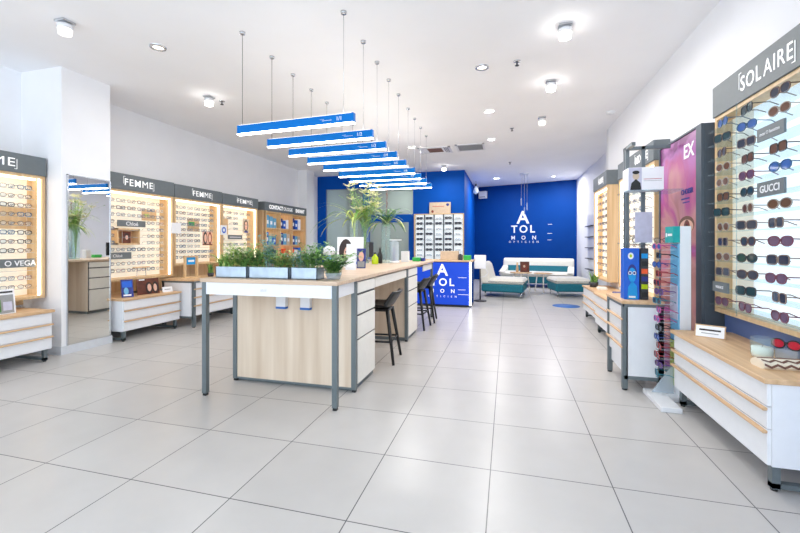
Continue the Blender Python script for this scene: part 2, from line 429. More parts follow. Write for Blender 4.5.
# recessed ceiling fittings; the lamps inside them are added
for i, (px, py, lb) in enumerate(((158, 47, 'recessed round fitting in the ceiling near the column'),
                                  (482, 67, 'recessed round fitting beside the dark sprinkler head'),
                                  (489, 111, 'recessed small fitting in mid ceiling above the table'),
                                  (491, 139, 'recessed small fitting near the ceiling grille'),
                                  (497, 178, 'tiny downlight in the ceiling over the sofa corner'),
                                  (554, 176, 'tiny downlight at the end of the ceiling by the right wall'),
                                  (412, 147, 'small recessed fitting beside the air conditioning vent'))):
    x, y = at(px, py, CZ)
    t = thing('recessed_fitting', lb, 'ceiling light', (x, y, CZ - 0.012), 0, 'recessed downlights')
    MB().lathe(0, 0, [(0.075, 0.012), (0.072, 0.0), (0.052, 0.0), (0.048, 0.010)], 'white' if i > 1 else 'chrome', 24, cap=False).build('rim', t)
    MB().lathe(0, 0, [(0.05, 0.007), (0.05, 0.0115)], 'spotdim', 20).build('lens', t)
    lamp('downlight', (0, 0, 0.003), DOWN_W * (.3, .6, 1, 1.3, 2.2, 2.2, 1.3)[i], 0.09, parent=t)  # light added to brighten the room; most of these fittings look unlit
for i, (px, py, lb) in enumerate(((222, 101, 'dark sprinkler head beside the small lit spotlight'), (517, 61, 'dark sprinkler head in front of the two glowing spotlights'),
                                  (512, 128, 'dark sprinkler head beyond the glowing spotlights'), (510, 162, 'smallest dark sprinkler head near the sofa corner ceiling'))):
    x, y = at(px, py, CZ)
    t = thing('ceiling_sprinkler', lb, 'sprinkler', (x, y, CZ - 0.05), 0, 'sprinkler heads')
    MB().lathe(0, 0, [(0.036, 0.05), (0.036, 0.042), (0.014, 0.038)], 'chrome', 16).build('flange', t)
    MB().lathe(0, 0, [(0.022, 0.0), (0.022, 0.004), (0.008, 0.006), (0.008, 0.04)], 'darkplastic', 12).build('nozzle', t)
for (p0, p1, kind, lb) in (((419, 150), (452, 150), 'v', 'square ceiling vent with dark slots beside the blue lamps'),
                           ((456, 147), (485, 147), 'g', 'rectangular grey return air grille in the ceiling')):
    x0, y0 = at(*p0, CZ); x1, y1 = at(*p1, CZ); cy = (y0 + y1) / 2
    t = thing('air_vent', lb, 'air vent', ((x0 + x1) / 2, cy, CZ - 0.015), 0)
    wv = (x1 - x0) / 2
    fr = MB(); d = 0.27
    fr.box(-wv, wv, -d, -d + .04, 0, .015, 'white').box(-wv, wv, d - .04, d, 0, .015, 'white').box(-wv, -wv + .04, -d, d, 0, .015, 'white').box(wv - .04, wv, -d, d, 0, .015, 'white')
    fr.build('vent_frame', t)
    sl = MB()
    if kind == 'v':
        sl.box(-wv + .04, wv - .04, -d + .04, d - .04, .008, .015, 'white')
        sl.box(-wv * .45, wv * .45, -d * .6, d * .6, .004, .008, 'taupe')
        for k in range(3): sl.box(wv * (.6 + .1 * k), wv * (.63 + .1 * k), -d * .8, d * .8, .003, .008, 'darkplastic')
    else:
        sl.box(-wv + .04, wv - .04, -d + .04, d - .04, .010, .015, 'grille')
        for k in range(10):
            yy = -d + .06 + k * (2 * d - .12) / 9; sl.box(-wv + .04, wv - .04, yy - .006, yy + .006, .002, .010, 'grille')
    sl.build('louvre', t)
x, y = at(604, 124, CZ)
tag(MB().lathe(1.45, 6.4, [(0.06, CZ), (0.06, CZ - .02), (0.04, CZ - .04)], 'white', 18).build('smoke_detector', None, True), 'small white smoke detector on the ceiling beside the right wall', 'smoke detector')

# nine blue linear lamps over the table
LY = [3.10, 3.59, 4.03, 4.49, 4.96, 5.50, 5.96, 6.44, 6.95]
for i, yy in enumerate(LY):
    xc = -1.785 - 0.010 * i; L2 = 0.58; rzz = R(-3.5 + 0.45 * i)
    zb = 2.185
    t = thing('linear_pendant_lamp', 'blue linear pendant lamp with glowing white underside, %s in the row from the front' % ORD[i], 'pendant lamp', (xc, yy, zb), rzz, 'blue linear lamps over the table')
    MB().box(-L2, L2, -0.021, 0.021, 0.012, 0.088, 'barblue', 0.003).build('lamp_body', t)
    MB().box(-L2 + .004, L2 - .004, -0.0212, 0.017, 0.002, 0.0125, 'ledwhite').build('diffuser', t)
    MB().box(-L2 + .02, L2 - .02, -0.02, 0.02, 0.086, 0.0885, 'spotdim').build('added_top_glow', t)  # glowing top face added to go with the upward light
    up = lamp('added_uplight', (0, 0, 0.092), UP_W * (1 + .7 * i), 0.1, rot=(PI, 0, 0), parent=t); up.data.shape = 'RECTANGLE'; up.data.size = 1.1; up.data.size_y = 0.035  # added light aimed up to brighten the ceiling, not a seen source
    for k, sx_ in enumerate((-1, 1)):
        cx_ = -L2 + .045 if sx_ < 0 else L2 - .10
        cd = MB().tube([(cx_, 0, .088), (cx_, 0, CZ - zb)], 0.0022, 'darkplastic' if sx_ < 0 else 'chrome', 5)
        cd.lathe(cx_, 0, [(0.022, CZ - zb - .02), (0.026, CZ - zb)], 'chrome', 12)
        cd.build('suspension_cord', t)
    mt = root_matrix(t)
    p = mt @ Vector((L2 - 0.16, -0.0215, 0.036))
    text('1/%d' % (i + 1), 0.045, 'letterdim', 'lettering', t, p, rzz, bold=0.0005, ext=0.0004)
    MB().box(L2 - .29, L2 - .20, -.0220, -.021, .042, .045, 'letterdim').box(L2 - .31, L2 - .27, -.0220, -.021, .053, .055, 'letterdim').build('mark', t)

# back corner pendants
for (px, py, lb) in ((467.5, 190, 'clear glass pendant bulb beside the blue partition'), (476, 190, 'clear glass pendant bulb in front of the dark blue wall')):
    c = (px - 400) / 400; t_ = 12.2; X = t_ * (-math.sin(.262) + c * math.cos(.262)); Y = t_ * (math.cos(.262) + c * math.sin(.262))
    t = thing('glass_pendant_bulb', lb, 'pendant lamp', (X, Y, 2.72), 0, 'glass bulb pendants')
    MB().lathe(0, 0, [(0.02, 0), (0.07, .04), (0.085, .10), (0.06, .18), (0.025, .24)], 'acryl', 16).build('glass_globe', t)
    MB().lathe(0, 0, [(0.025, .24), (0.025, .30), (0.01, .32)], 'darkplastic', 10).tube([(0, 0, .32), (0, 0, CZ - 2.72)], 0.006, 'darkplastic', 5).build('cord', t)
t = thing('wire_chandelier', 'thin hanging wire pendant with clear rods before the blue logo wall', 'pendant lamp', (0.45, 11.4, 2.0))
mb = MB().lathe(0, 0, [(0.12, CZ - 2.0 - .03), (0.12, CZ - 2.0)], 'white', 20); mb.build('canopy', t)
for k, (dx, zz) in enumerate(((-.08, .25), (0, .0), (.07, .12))):
    MB().tube([(dx, 0, zz + .2), (dx, 0, CZ - 2.0 - .03)], 0.004, 'grille', 5).lathe(dx, 0, [(0.012, zz), (0.016, zz + .05), (0.012, zz + .2)], 'acryl', 8).build('hanging_rod', t)
yb = backwall(-.75)
t = thing('wall_unit_box', 'small white box mounted high on the blue back wall', 'wall box', (-.78, yb - .06, 2.72), math.atan(-.31))
MB().box(-.13, .13, -.09, .05, 0, .24, 'white', .01).build('casing', t); MB().box(-.10, .10, -.094, -.089, .03, .06, 'grille').build('slot', t)

# ------------------------------------------------------------------ wall writing at the back
ang = math.atan(-.310)
def wall_pt(X, off=0.006):
    return (X - math.sin(ang) * -off * -1, backwall(X) - off, 0)
lg = thing('wall_logo', 'white eye chart style lettering on the blue back wall above the sofa', 'wall logo', (0.48, backwall(.48) - .004, 1.2), ang)
def lgt(s, size, du, z, bold, sp):
    p = Vector((0.48, backwall(.48) - .006, z)) + Vector((math.cos(ang), math.sin(ang), 0)) * du
    text(s, size, 'letterdim', 'lettering', lg, p, ang, 'CENTER', bold, sp, 0.001)
lgt('A', .56, 0, 1.86, .010, 1); lgt('TOL', .33, 0, 1.565, .006, 1.35); lgt('MON', .17, .02, 1.345, .003, 3.3); lgt('OPTICIEN', .085, .02, 1.24, .0008, 2.9)
mb = MB()
for (du, z, l) in ((.62, 1.80, .12), (.60, 1.52, .14), (.60, 1.32, .12)): mb.box(du + .15, du + .15 + l, -.004, 0, z - 1.2, z - 1.2 + .012, 'letterdim')
mb.build('chart_lines', lg)

# ------------------------------------------------------------------ cabinets
def drawer_cabinet(side, ystart, X, W, D, ztop, z0, rows, label, group='low drawer cabinets', posts=False, near_panel=None, lip=True, overhang=0.02):
    """low cabinet: u from 0 to W, front plane v = 0"""
    F = Frame(side, ystart, X)
    t = thing('drawer_cabinet', label, 'cabinet', F.loc(0, 0, 0), F.rz, group)
    MB().box(0.0, W, 0.018, D, z0, ztop - .026, 'white').build('carcass', t)
    MB().box(-overhang * .6, W + overhang * .6, -overhang, D, ztop - .026, ztop, 'wood_x', .003).build('cabinet_top', t)
    for k in range(len(rows) - 1):
        a, b_ = rows[k], rows[k + 1]
        d_ = MB().box(0.006, W - .006, 0, .0175, a + .003, b_ - .003, 'white', .002).build('drawer', t)
        if k < len(rows) - 2 or not lip:
            MB().box(0.0, W + .0, -.022, 0.0, b_ - .018, b_ - .003, 'wood_x', .003).build('handle', d_)
    if posts:
        for u in (0.02, W - .02):
            for v in (0.0, D - .03):
                MB().box(u - .02, u + .02, v - .012, v + .028, 0.012, ztop - .027, 'steel').lathe(u, v + .008, [(.02, 0), (.02, .012)], 'black', 10).build('leg', t)
        MB().box(0, W, D - .04, D - .01, z0 - .04, z0, 'steel').box(0, .03, .0, D, z0 - .03, z0, 'steel').box(W - .03, W, .0, D, z0 - .03, z0, 'steel').build('base_rail', t)
        MB().box(0, W, -.010, D, ztop - .05, ztop - .0265, 'steel').box(-.004, 0, 0, D, ztop - .05, ztop - .0265, 'steel').box(W, W + .004, 0, D, ztop - .05, ztop - .0265, 'steel').build('top_rail', t)
    else:
        for u in (0.02, W - .06):
            for v in (0.03, D - .08):
                MB().box(u, u + .035, v, v + .035, 0.012, z0, 'steel').build('leg', t)
                MB().lathe(u + .017, v + .017, [(.015, 0), (.015, .012)], 'black', 10).build('foot', t)
            MB().box(u, u + .035, .03, D - .05, .015, .04, 'steel').build('base_rail', t)
    return t
RW = [0.13, 0.262, 0.388, 0.50]
drawer_cabinet('L', 1.2, -4.52, 1.85, .70, .525, .125, RW, 'white drawer cabinet with oak edges in front of the column, carrying the framed portrait card')
drawer_cabinet('L', 3.84, -4.52, 0.87, .70, .525, .125, RW, 'white drawer cabinet with oak edges right of the mirror column, carrying the blue brochure')
drawer_cabinet('L', 4.76, -4.34, 0.98, .55, .69, .16, [0.17, 0.32, 0.44, 0.56, 0.66], 'taller white drawer cabinet with grey corner posts under the second FEMME wall', posts=True)
drawer_cabinet('L', 5.85, -4.52, 1.25, .70, .525, .125, RW, 'white drawer cabinet partly hidden behind the long table under third FEMME wall')
drawer_cabinet('L', 7.25, -4.55, 1.8, .65, .60, .125, [.13, .28, .42, .575], 'white drawer cabinet far left under the contact lens shelves')
drawer_cabinet('R', 3.44, 1.21, 1.125, .405, .555, .13, [.13, .305, .415, .53], 'white drawer cabinet with oak top under the big sunglasses wall, nearest on the right')
drawer_cabinet('R', 4.18, .927, .53, .29, .735, .12, [.24, .36, .475, .59, .684], 'tall narrow white drawer cabinet with grey metal posts, holding the blue box', posts=True)
drawer_cabinet('R', 5.98, 1.16, 1.05, .44, .54, .13, [.13, .27, .40, .515], 'white drawer cabinet just beyond the grey post cabinet on the right')
drawer_cabinet('R', 7.2, 1.22, 1.1, .385, .52, .13, [.13, .25, .37, .495], 'white drawer cabinet with oak edges, farthest along the right wall with a small plant')

# ------------------------------------------------------------------ spectacles
def rim_pts(cx, kind, w_, h_):
    pts = []
    n_ = 14
    for k in range(n_):
        a = 2 * PI * k / n_; c_, s_ = math.cos(a), math.sin(a)
        p = {'round': 1.0, 'rect': 0.55, 'aviator': 0.8}[kind]
        x_ = math.copysign(abs(c_) ** p, c_) * w_; z_ = math.copysign(abs(s_) ** p, s_) * h_
        if kind == 'aviator' and s_ < 0: x_ *= 1 - .18 * (-s_)
        pts.append((cx + x_, 0, z_))
    return pts
def spectacle_meshes(kind, fm, lm, thick=.0032, w_=.028, h_=.02):
    fr = MB(); lz = []; gap = .0345
    for sg in (-1, 1):
        ps = rim_pts(sg * gap, kind, w_, h_)
        fr.tube(ps, thick, fm, 5, closed=True)
        l_ = MB(); l_.add([(x_, -.0004, z_) for x_, y_, z_ in ps], [tuple(range(len(ps)))], lm); lz.append(l_)
    fr.tube([(-.0075, 0, .006), (0, -.003, .010), (.0075, 0, .006)], thick, fm, 5)
    tm = []
    for sg in (-1, 1):
        t_ = MB().tube([(sg * .0635, 0, .010), (sg * .068, .006, .010), (sg * .070, .075, .008), (sg * .066, .115, -.012)], thick * .9, fm, 5); tm.append(t_)
    return fr, lz, tm
def make_glasses_simple(i, s=1.0):
    kind = ['rect', 'round', 'rect', 'aviator'][i % 4]
    fr, lz, tm = spectacle_meshes(kind, FR[i % len(FR)], LN[0], .0027 if i % 3 else .0042)
    for q in lz + tm:
        k = len(fr.v)
        for f, m_, sm_ in zip(q.f, q.m, q.sm):
            fr.f.append(tuple(a + k for a in f)); fr.m.append(fr.mi(q.mats[m_])); fr.sm.append(sm_)
        fr.v += q.v
    fr.v = [(x_ * s, y_ * s * .8, (z_ + .0225) * s) for x_, y_, z_ in fr.v]
    me = fr.build('eyeglasses')
    COL.objects.unlink(me)
    return me
GP = [make_glasses_simple(i) for i in range(8)]
NG = [0]
COLN = ['dark', 'brown', 'blue-grey', 'taupe', 'burgundy', 'pale grey', 'petrol blue', 'violet-grey']
STUFF = []
def thick_glasses():
    fr, lz, tm = spectacle_meshes('rect', FR[0], LN[1], .0065, .030, .020)
    for q in lz + tm:
        k = len(fr.v)
        for f, m_, sm_ in zip(q.f, q.m, q.sm): fr.f.append(tuple(a + k for a in f)); fr.m.append(fr.mi(q.mats[m_])); fr.sm.append(sm_)
        fr.v += q.v
    fr.v = [(x_ * 1.25, y_ * .8, (z_ + .026) * 1.25) for x_, y_, z_ in fr.v]
    o = fr.build('eyeglasses'); COL.objects.unlink(o); return o
GP.append(thick_glasses())
def put_glasses(loc, rz, i, label, group):
    o = GP[i].copy(); COL.objects.link(o)
    o.location = loc; o.rotation_euler = (0, 0, rz)
    tag(o, label, 'eyeglasses', group); NG[0] += 1
    return o
def make_sunglasses(i):
    kind, f_, l_ = [('aviator', 1, 1), ('round', 0, 5), ('rect', 0, 2), ('round', 6, 3), ('rect', 3, 1), ('aviator', 4, 4), ('round', 5, 2), ('rect', 0, 5)][i]
    th = .0032
    t = thing('sunglasses', None, None)
    fr, lz, tm = spectacle_meshes(kind, FR[f_], LN[l_], th, .031, .0245)
    up = lambda mb_: mb_.mat4(Matrix.Translation((0, 0, .0312)) @ Matrix.Scale(1.12, 4))
    up(fr).build('frame_front', t)
    for q in lz: up(q).build('lens', t)
    for q in tm: up(q).build('temple', t)
    return t
SUN = ['tawny aviator sunglasses with dark lenses', 'black round sunglasses with deep teal lenses', 'black angular sunglasses with brown lenses', 'petrol round sunglasses with blue lenses',
       'taupe angular sunglasses with dark lenses', 'burgundy aviator sunglasses with violet lenses', 'pale grey round sunglasses with brown lenses', 'black angular sunglasses with teal lenses']

# ------------------------------------------------------------------ wall display units
def display_unit(side, ystart, X, W, z0, z1, zh, D, label, sign=None, rows=11, cols=8, lit='warmlit', gl=True, wallname='', u_gl=(0.08, None), skip=(), pick=None, simple=True, bracket=True, zfirst=None, dark_header='header', rowstep=None, block=(), stuff=False):
    F = Frame(side, ystart, X)
    t = thing('display_wall_unit', label, 'display unit', F.loc(0, 0, z0), F.rz, 'lit eyewear wall units')
    T = .028
    h = z1 - z0
    for u in (0, W - T): MB().box(u, u + T, 0, D, 0, h, 'wood_y', .002).build('side_panel', t)
    MB().box(T, W - T, 0, D, h - T, h, 'wood_y').build('top_panel', t)
    MB().box(T, W - T, 0, D, 0, T, 'wood_y').build('bottom_panel', t)
    MB().box(T, W - T, D - .02, D, T, h - T, lit).build('back_panel', t)
    lsv = D * .1
    MB().box(T + .002, T + .012, D * .12, D * .12 + .025, T, h - T, 'led').build('light_strip', t)
    MB().box(W - T - .012, W - T - .002, D * .12, D * .12 + .025, T, h - T, 'led').build('light_strip', t)
    MB().box(T + .03, W - T - .03, D * .2, D * .2 + .03, h - T - .02, h - T - .001, 'led').build('light_strip', t)
    if zh:
        hd = MB().box(-.005, W + .005, -.012, D, h, h + (zh - z1), dark_header, .003).build('header', t)
        if sign:
            b1, b2, su0, su1 = sign
            cap = (zh - z1) * .42
            sign_text(F, hd, b1, b2, su0, su1, z1 + (zh - z1) * .30, cap)
    if gl:
        ua = u_gl[0]; ub = u_gl[1] or W - .08
        st = rowstep or (h - .16) / rows
        for r_ in range(rows):
            zs = (h - .10 - .05) - r_ * st if zfirst is None else zfirst - z0 - r_ * st
            if zs < T + .005: break
            MB().box(T, W - T, D - .02 - .113, D - .02 - .107, zs - .004, zs, 'acryl').build('rail', t)
            for c_ in range(cols):
                u = ua + (c_ + .5) * (ub - ua) / cols
                if any(q[0] - .07 < u < q[1] + .07 and q[2] - .045 < z0 + zs < q[3] for q in block): continue
                i = pick(r_, c_) if pick else random.randrange(8)
                if stuff: STUFF.append((F.loc(u, D - .02 - .108, z0 + zs), F.rz, i))
                else:
                    put_glasses(F.loc(u, D - .02 - .108, z0 + zs), F.rz, i, '%s eyeglasses on %s, %s row from top, %s along' % (COLN[i % 8], wallname, ORD[r_], ORD[c_]), 'eyeglasses on ' + wallname)
    return t, F
def plate(F, u0, u1, zc0, zc1, v, s, parent, size, mat='header', bold=0, tu=None):
    z_ = zc0
    p = MB()
    # a small sign plate in front of the unit back, built in world space
    pts = [F.loc(u0, v, zc0), F.loc(u1, v + .012, zc1)]
    p.box(pts[0][0], pts[1][0], pts[0][1], pts[1][1], zc0, zc1, mat)
    o = p.build('name_plate', parent, True)
    if s: text(s, size, 'letterdim', 'lettering', o, F.loc(tu or (u0 + u1) / 2, v - .002, (zc0 + zc1) / 2 - size * .36), F.rz, 'CENTER', bold, 1, .0008)
    return o
XL = -4.85
W1 = 1.05
def card_on(parent, F, u0, u1, z0_, z1_, v, shapes, name='picture_card'):
    mb_ = MB(); w_ = u1 - u0; h_ = z1_ - z0_
    mb_.box(0, w_, 0, .012, 0, h_, 'paper')
    y_ = -.0008
    for sh in shapes:
        if sh[0] == 'r': mb_.rect(sh[1] * w_, sh[2] * w_, sh[3] * h_, sh[4] * h_, y_, sh[5])
        else: mb_.ell(sh[1] * w_, sh[2] * h_, sh[3] * w_, sh[4] * h_, y_, sh[5])
        y_ -= .0006
    mb_.mat4(Matrix.Translation(F.loc(u0, v, z0_)) @ Matrix.Rotation(F.rz, 4, 'Z'))
    return mb_.build(name, parent, True)
FACE = [('r', 0, 1, 0, 1, 'beige'), ('e', .5, .5, .34, .42, 'hair'), ('e', .5, .5, .22, .3, 'skin'), ('e', .5, .36, .08, .03, 'red'), ('e', .42, .56, .05, .025, 'hair'), ('e', .58, .56, .05, .025, 'hair'), ('r', .2, .8, 0, .12, 'navy')]
DU = .25; VB = DU - .15
# unit 0, left of the column
B0 = [(.55, 1.17, 1.36, 1.60), (.60, 1.17, .95, 1.05)]
t0, F0 = display_unit('L', 2.0, XL, 1.20, .62, 1.93, 2.13, DU, 'lit eyeglasses wall with cream back panel, left of the white column', ('FEM', 'ME', .42, .93), rows=12, cols=3, wallname='the wall left of the column', u_gl=(.70, 1.16), block=[(.60, 1.17, .95, 1.05)])
plate(F0, .55, 1.155, .955, 1.045, VB - .02, 'O VEGA', t0, .078, bold=.001, tu=1.02)
card_on(t0, F0, .60, 1.16, 1.36, 1.60, DU - .035, [('r', 0, 1, 0, 1, 'wood_y')], 'display_board')
B1 = [(.22, .64, 1.43, 1.52), (.22, .56, 1.18, 1.42), (.02, .44, 1.0, 1.1)]
t1, F1 = display_unit('L', 3.90, XL, W1 - .02, .72, 1.91, 2.12, DU, 'first FEMME eyeglasses wall, beside the mirror column, with two grey name plates', ('FEM', 'ME', .21, .67), rows=11, cols=6, wallname='the first FEMME wall', u_gl=(.05, .98), block=B1)
plate(F1, .22, .64, 1.435, 1.52, VB, 'Chloé', t1, .075, bold=.001)
plate(F1, .02, .42, 1.0, 1.09, VB, 'Chloé', t1, .055)
p0 = F1.loc(.22, VB + .01); p1 = F1.loc(.56, DU - .02); mb = MB()
mb.box(p1[0], p0[0], p0[1], p0[1] + .02, 1.19, 1.41, 'wood_y').box(p1[0], p0[0], p1[1] - .02, p1[1], 1.19, 1.41, 'wood_y').box(p1[0], p0[0], p0[1], p1[1], 1.39, 1.41, 'wood_y').box(p1[0], p0[0], p0[1], p1[1], 1.19, 1.21, 'wood_y').box(p1[0], p1[0] + .01, p0[1], p1[1], 1.21, 1.39, 'wood_x')
mb.build('display_box', t1, True)
card_on(t1, F1, .34, .46, 1.21, 1.37, VB + .06, [('r', 0, 1, 0, 1, 'brown'), ('e', .5, .55, .3, .3, 'hair'), ('e', .5, .5, .18, .2, 'skin')])
card_on(t1, F1, .68, .93, 1.54, 1.70, DU - .035, [('r', 0, 1, 0, 1, 'wood_y'), ('r', .15, .5, .35, .6, 'grass4')], 'display_board')
t2, F2 = display_unit('L', 3.90 + W1, XL, W1 - .02, .87, 1.91, 2.11, DU, 'second FEMME eyeglasses wall, in the middle of the three on the left', ('FEM', 'ME', .34, .78), rows=10, cols=6, wallname='the second FEMME wall', u_gl=(.05, .98), block=[(.78, .94, 1.18, 1.40)])
card_on(t2, F2, .72, .95, 1.18, 1.42, VB + .03, [('r', 0, 1, 0, 1, 'skin'), ('e', .28, .5, .22, .45, 'hair'), ('e', .3, .5, .13, .3, 'skin'), ('e', .76, .5, .2, .45, 'redhair'), ('e', .74, .5, .12, .3, 'skin'), ('r', 0, 1, 0, .1, 'brown')])
card_on(t2, F2, .48, .74, 1.41, 1.62, DU - .035, [('r', 0, 1, 0, 1, 'wood_y'), ('r', .1, .6, .45, .75, 'green')], 'display_board')
t3, F3 = display_unit('L', 3.90 + 2 * W1, XL, W1 - .02, .87, 1.91, 2.10, DU, 'third FEMME eyeglasses wall, the one nearest the contact lens shelves', ('FEM', 'ME', .38, .84), rows=9, cols=5, wallname='the third FEMME wall', u_gl=(.05, .98), block=[(.28, .66, 1.29, 1.37), (.20, .40, 1.40, 1.66), (.74, .90, 1.42, 1.68)])
plate(F3, .28, .68, 1.29, 1.37, VB, '', t3, .045)
MB().box(F3.loc(0, VB - .002)[0], F3.loc(0, VB)[0], F3.loc(.32)[1], F3.loc(.64)[1], 1.322, 1.336, 'letterdim').build('printed_line', t3, True)
card_on(t3, F3, .74, .93, 1.42, 1.70, VB + .03, FACE)
card_on(t3, F3, .18, .42, 1.38, 1.68, DU - .035, [('r', 0, 1, 0, 1, 'wood_y'), ('r', .25, .75, .1, .45, 'cobalt')], 'display_board')
# small cards hanging on the posts between the walls
t = tag(MB().box(F2.loc(-.07)[0] + .005, F2.loc(0)[0] + .022, F2.loc(-.08)[1], F2.loc(.10)[1], 1.36, 1.52, 'paper').build('price_card', None, True), 'white card fixed between first and second FEMME walls', 'card')
t = thing('round_logo_card', 'pale card with a blue ring fixed between second and third FEMME walls', 'card', F3.loc(0, -.03, 1.36), F3.rz)
mb = MB().box(-.08, .08, 0, .012, 0, .17, 'paper').ell(0, .085, .055, .055, -.001, 'cobalt').ell(0, .085, .03, .03, -.002, 'paper'); mb.build('card_face', t)
# oak backing and ledge under second and third walls
struct('trim_backing', MB().box(-5.25, -5.2, 4.95, 7.05, .5, .87, 'wood_y').box(-5.25, -5.2, 7.05, 7.2, .5, 1.9, 'wood_y'))
struct('trim_backing_left', MB().box(-5.25, -5.22, 1.2, 4.9, .525, .72, 'wood_y'))
# contact lens shelves
CY0, CY1 = 7.20, 9.02
t = thing('contact_lens_shelving', 'oak lit shelving for contact lenses under a grey CONTACT header, far left', 'shelving', (XL, CY0, .6), R(90))
Wc = CY1 - CY0
for u in (0, .12, .66, 1.17, Wc - .028): MB().box(u, u + .028, 0, .38, 0, 1.30, 'wood_y').build('upright', t)
for z in (0, .22, .56, .92, 1.27): MB().box(.148, Wc - .028, .01, .36, z, z + .025, 'wood_y').build('shelf', t)
MB().box(.148, Wc, .36, .38, 0, 1.3, 'warmlit').build('back_panel', t)  # cream back given a faint glow to look brighter
for u in (.15, .69, 1.2): 
    for z in (.245, .585, .945): MB().box(u, u + .42, .32, .34, z + .29, z + .31, 'led').build('light_strip', t)
for (u0, u1, s1, s2) in ((0.05, 1.19, 'CONTACT', 'OLOGIE'), (1.20, Wc + .01, 'ENFANT', '')):
    hd = MB().box(u0, u1, -.012, .38, 1.30, 1.48, 'header').build('header', t)
    text(s1, .11, 'letter', 'lettering', hd, (XL + .0135, CY0 + u0 + (.16 if s2 else .10), .6 + 1.35), R(90), bold=.005, ext=.001)
    if s2: text(s2, .11, 'letter', 'lettering', hd, (XL + .0135, CY0 + u0 + .72, .6 + 1.35), R(90), ext=.001)
PR = [('skyblue', 'pale blue'), ('navy', 'navy blue'), ('orange', 'orange'), ('paper', 'white'), ('cobalt', 'bright blue'), ('beige', 'beige'), ('red', 'red')]
bi = 0
for ci, (ua, ub) in enumerate(((.16, .62), (.70, 1.14), (1.21, 1.74))):
    for ri, z in enumerate((.245, .585, .945)):
        u = ua; k = 0
        pal = [[2, 3, 4], [1, 0, 5], [1, 4, 3]][ri] if ci else [[3, 0, 1], [4, 0, 4], [0, 3, 0]][ri]
        if ci == 1 and ri == 0: pal = [2, 2, 6]
        if ci == 0 and ri == 2: pal = [0, 0, 0]
        for k in range(3):
            wv = random.uniform(.10, .13); hv = random.uniform(.18, .27)
            m_, nm = PR[pal[k]]
            F = Frame('L', CY0, XL)
            tag(MB().box(XL - .22, XL - .03, CY0 + u, CY0 + u + wv, .6 + z, .6 + z + hv, m_, .002).box(XL - .0298, XL - .0294, CY0 + u + wv * .2, CY0 + u + wv * .8, .6 + z + hv * .3, .6 + z + hv * .6, 'paper').build('lens_solution_box', None, True),
                '%s box on the contact lens shelves, %s bay, %s level up, %s along' % (nm, ORD[ci], ORD[ri], ORD[k]), 'box', 'product boxes on the contact lens shelves')
            u += wv + .02

# right side sunglasses wall
tS = thing('sunglasses_wall_unit', 'large brightly lit sunglasses wall under the grey SOLAIRE header', 'display unit', (1.5, 3.50, .70), R(-90))
WS = 1.75; D = .12
for u in (0, WS - .025): MB().box(u, u + .025, 0, D, 0, 1.44, 'wood_y').build('side_panel', tS)
MB().box(.025, WS - .025, 0, D, 1.415, 1.44, 'wood_y').build('top_panel', tS)
MB().box(.025, WS - .025, 0, D, 0, .03, 'wood_y').build('bottom_panel', tS)
MB().box(.025, .29, .10, .118, .03, 1.415, 'warmlit').build('side_back_panel', tS)
MB().box(.29, WS - .025, .10, .118, .03, 1.415, 'litpanel').build('backlit_panel', tS)
MB().box(.42, .426, -.064, -.058, .03, 1.415, 'glassedge').build('glass_divider', tS)
hd = MB().box(-.01, WS + .01, -.012, D, 1.44, 1.665, 'header', .003).build('header', tS)
FS = Frame('R', 3.50, 1.5)
sign_text(FS, hd, 'SOL', 'AIRE', .355, .885, 2.205, .095)
protos = [make_sunglasses(i) for i in range(8)]; used = set()
SEQ = random.Random(3)
cols_u = [.19, .48, .79, 1.11]
for r_ in range(13):
    zs = .70 + 1.325 - r_ * .105
    MB().box(.026, WS - .026, -.055, .10, zs - .70 - .004, zs - .70, 'glassedge').build('glass_shelf', tS)
    for c_, u in enumerate(cols_u):
        if (r_, c_) in ((2, 2), (5, 2), (11, 0)): continue
        i = SEQ.randrange(8); uu = u + SEQ.uniform(-.02, .02)
        o = protos[i] if i not in used else copy_tree(protos[i])
        used.add(i)
        o.location = FS.loc(uu, -.036, zs); o.rotation_euler = (0, 0, FS.rz + SEQ.uniform(-.12, .3))
        tag(o, '%s, SOLAIRE wall, %s shelf from top, %s from far' % (SUN[i], ORD[r_], ORD[c_]), 'sunglasses', 'sunglasses on the SOLAIRE wall')
for i in range(8):
    if i not in used:
        for ch in list(protos[i].children): bpy.data.objects.remove(ch)
        bpy.data.objects.remove(protos[i])
plate(FS, .66, .90, 1.80, 1.875, -.07, 'mon O lunettes', tS, .028)
plate(FS, .66, .90, 1.475, 1.56, -.07, 'GUCCI', tS, .058, bold=.001)
plate(FS, .13, .33, .865, .935, -.07, 'VERSACE', tS, .026)
struct('wall_right_cladding', MB().box(1.585, 1.62, 1.8, 3.55, .0, .70, 'slate_daylit'))

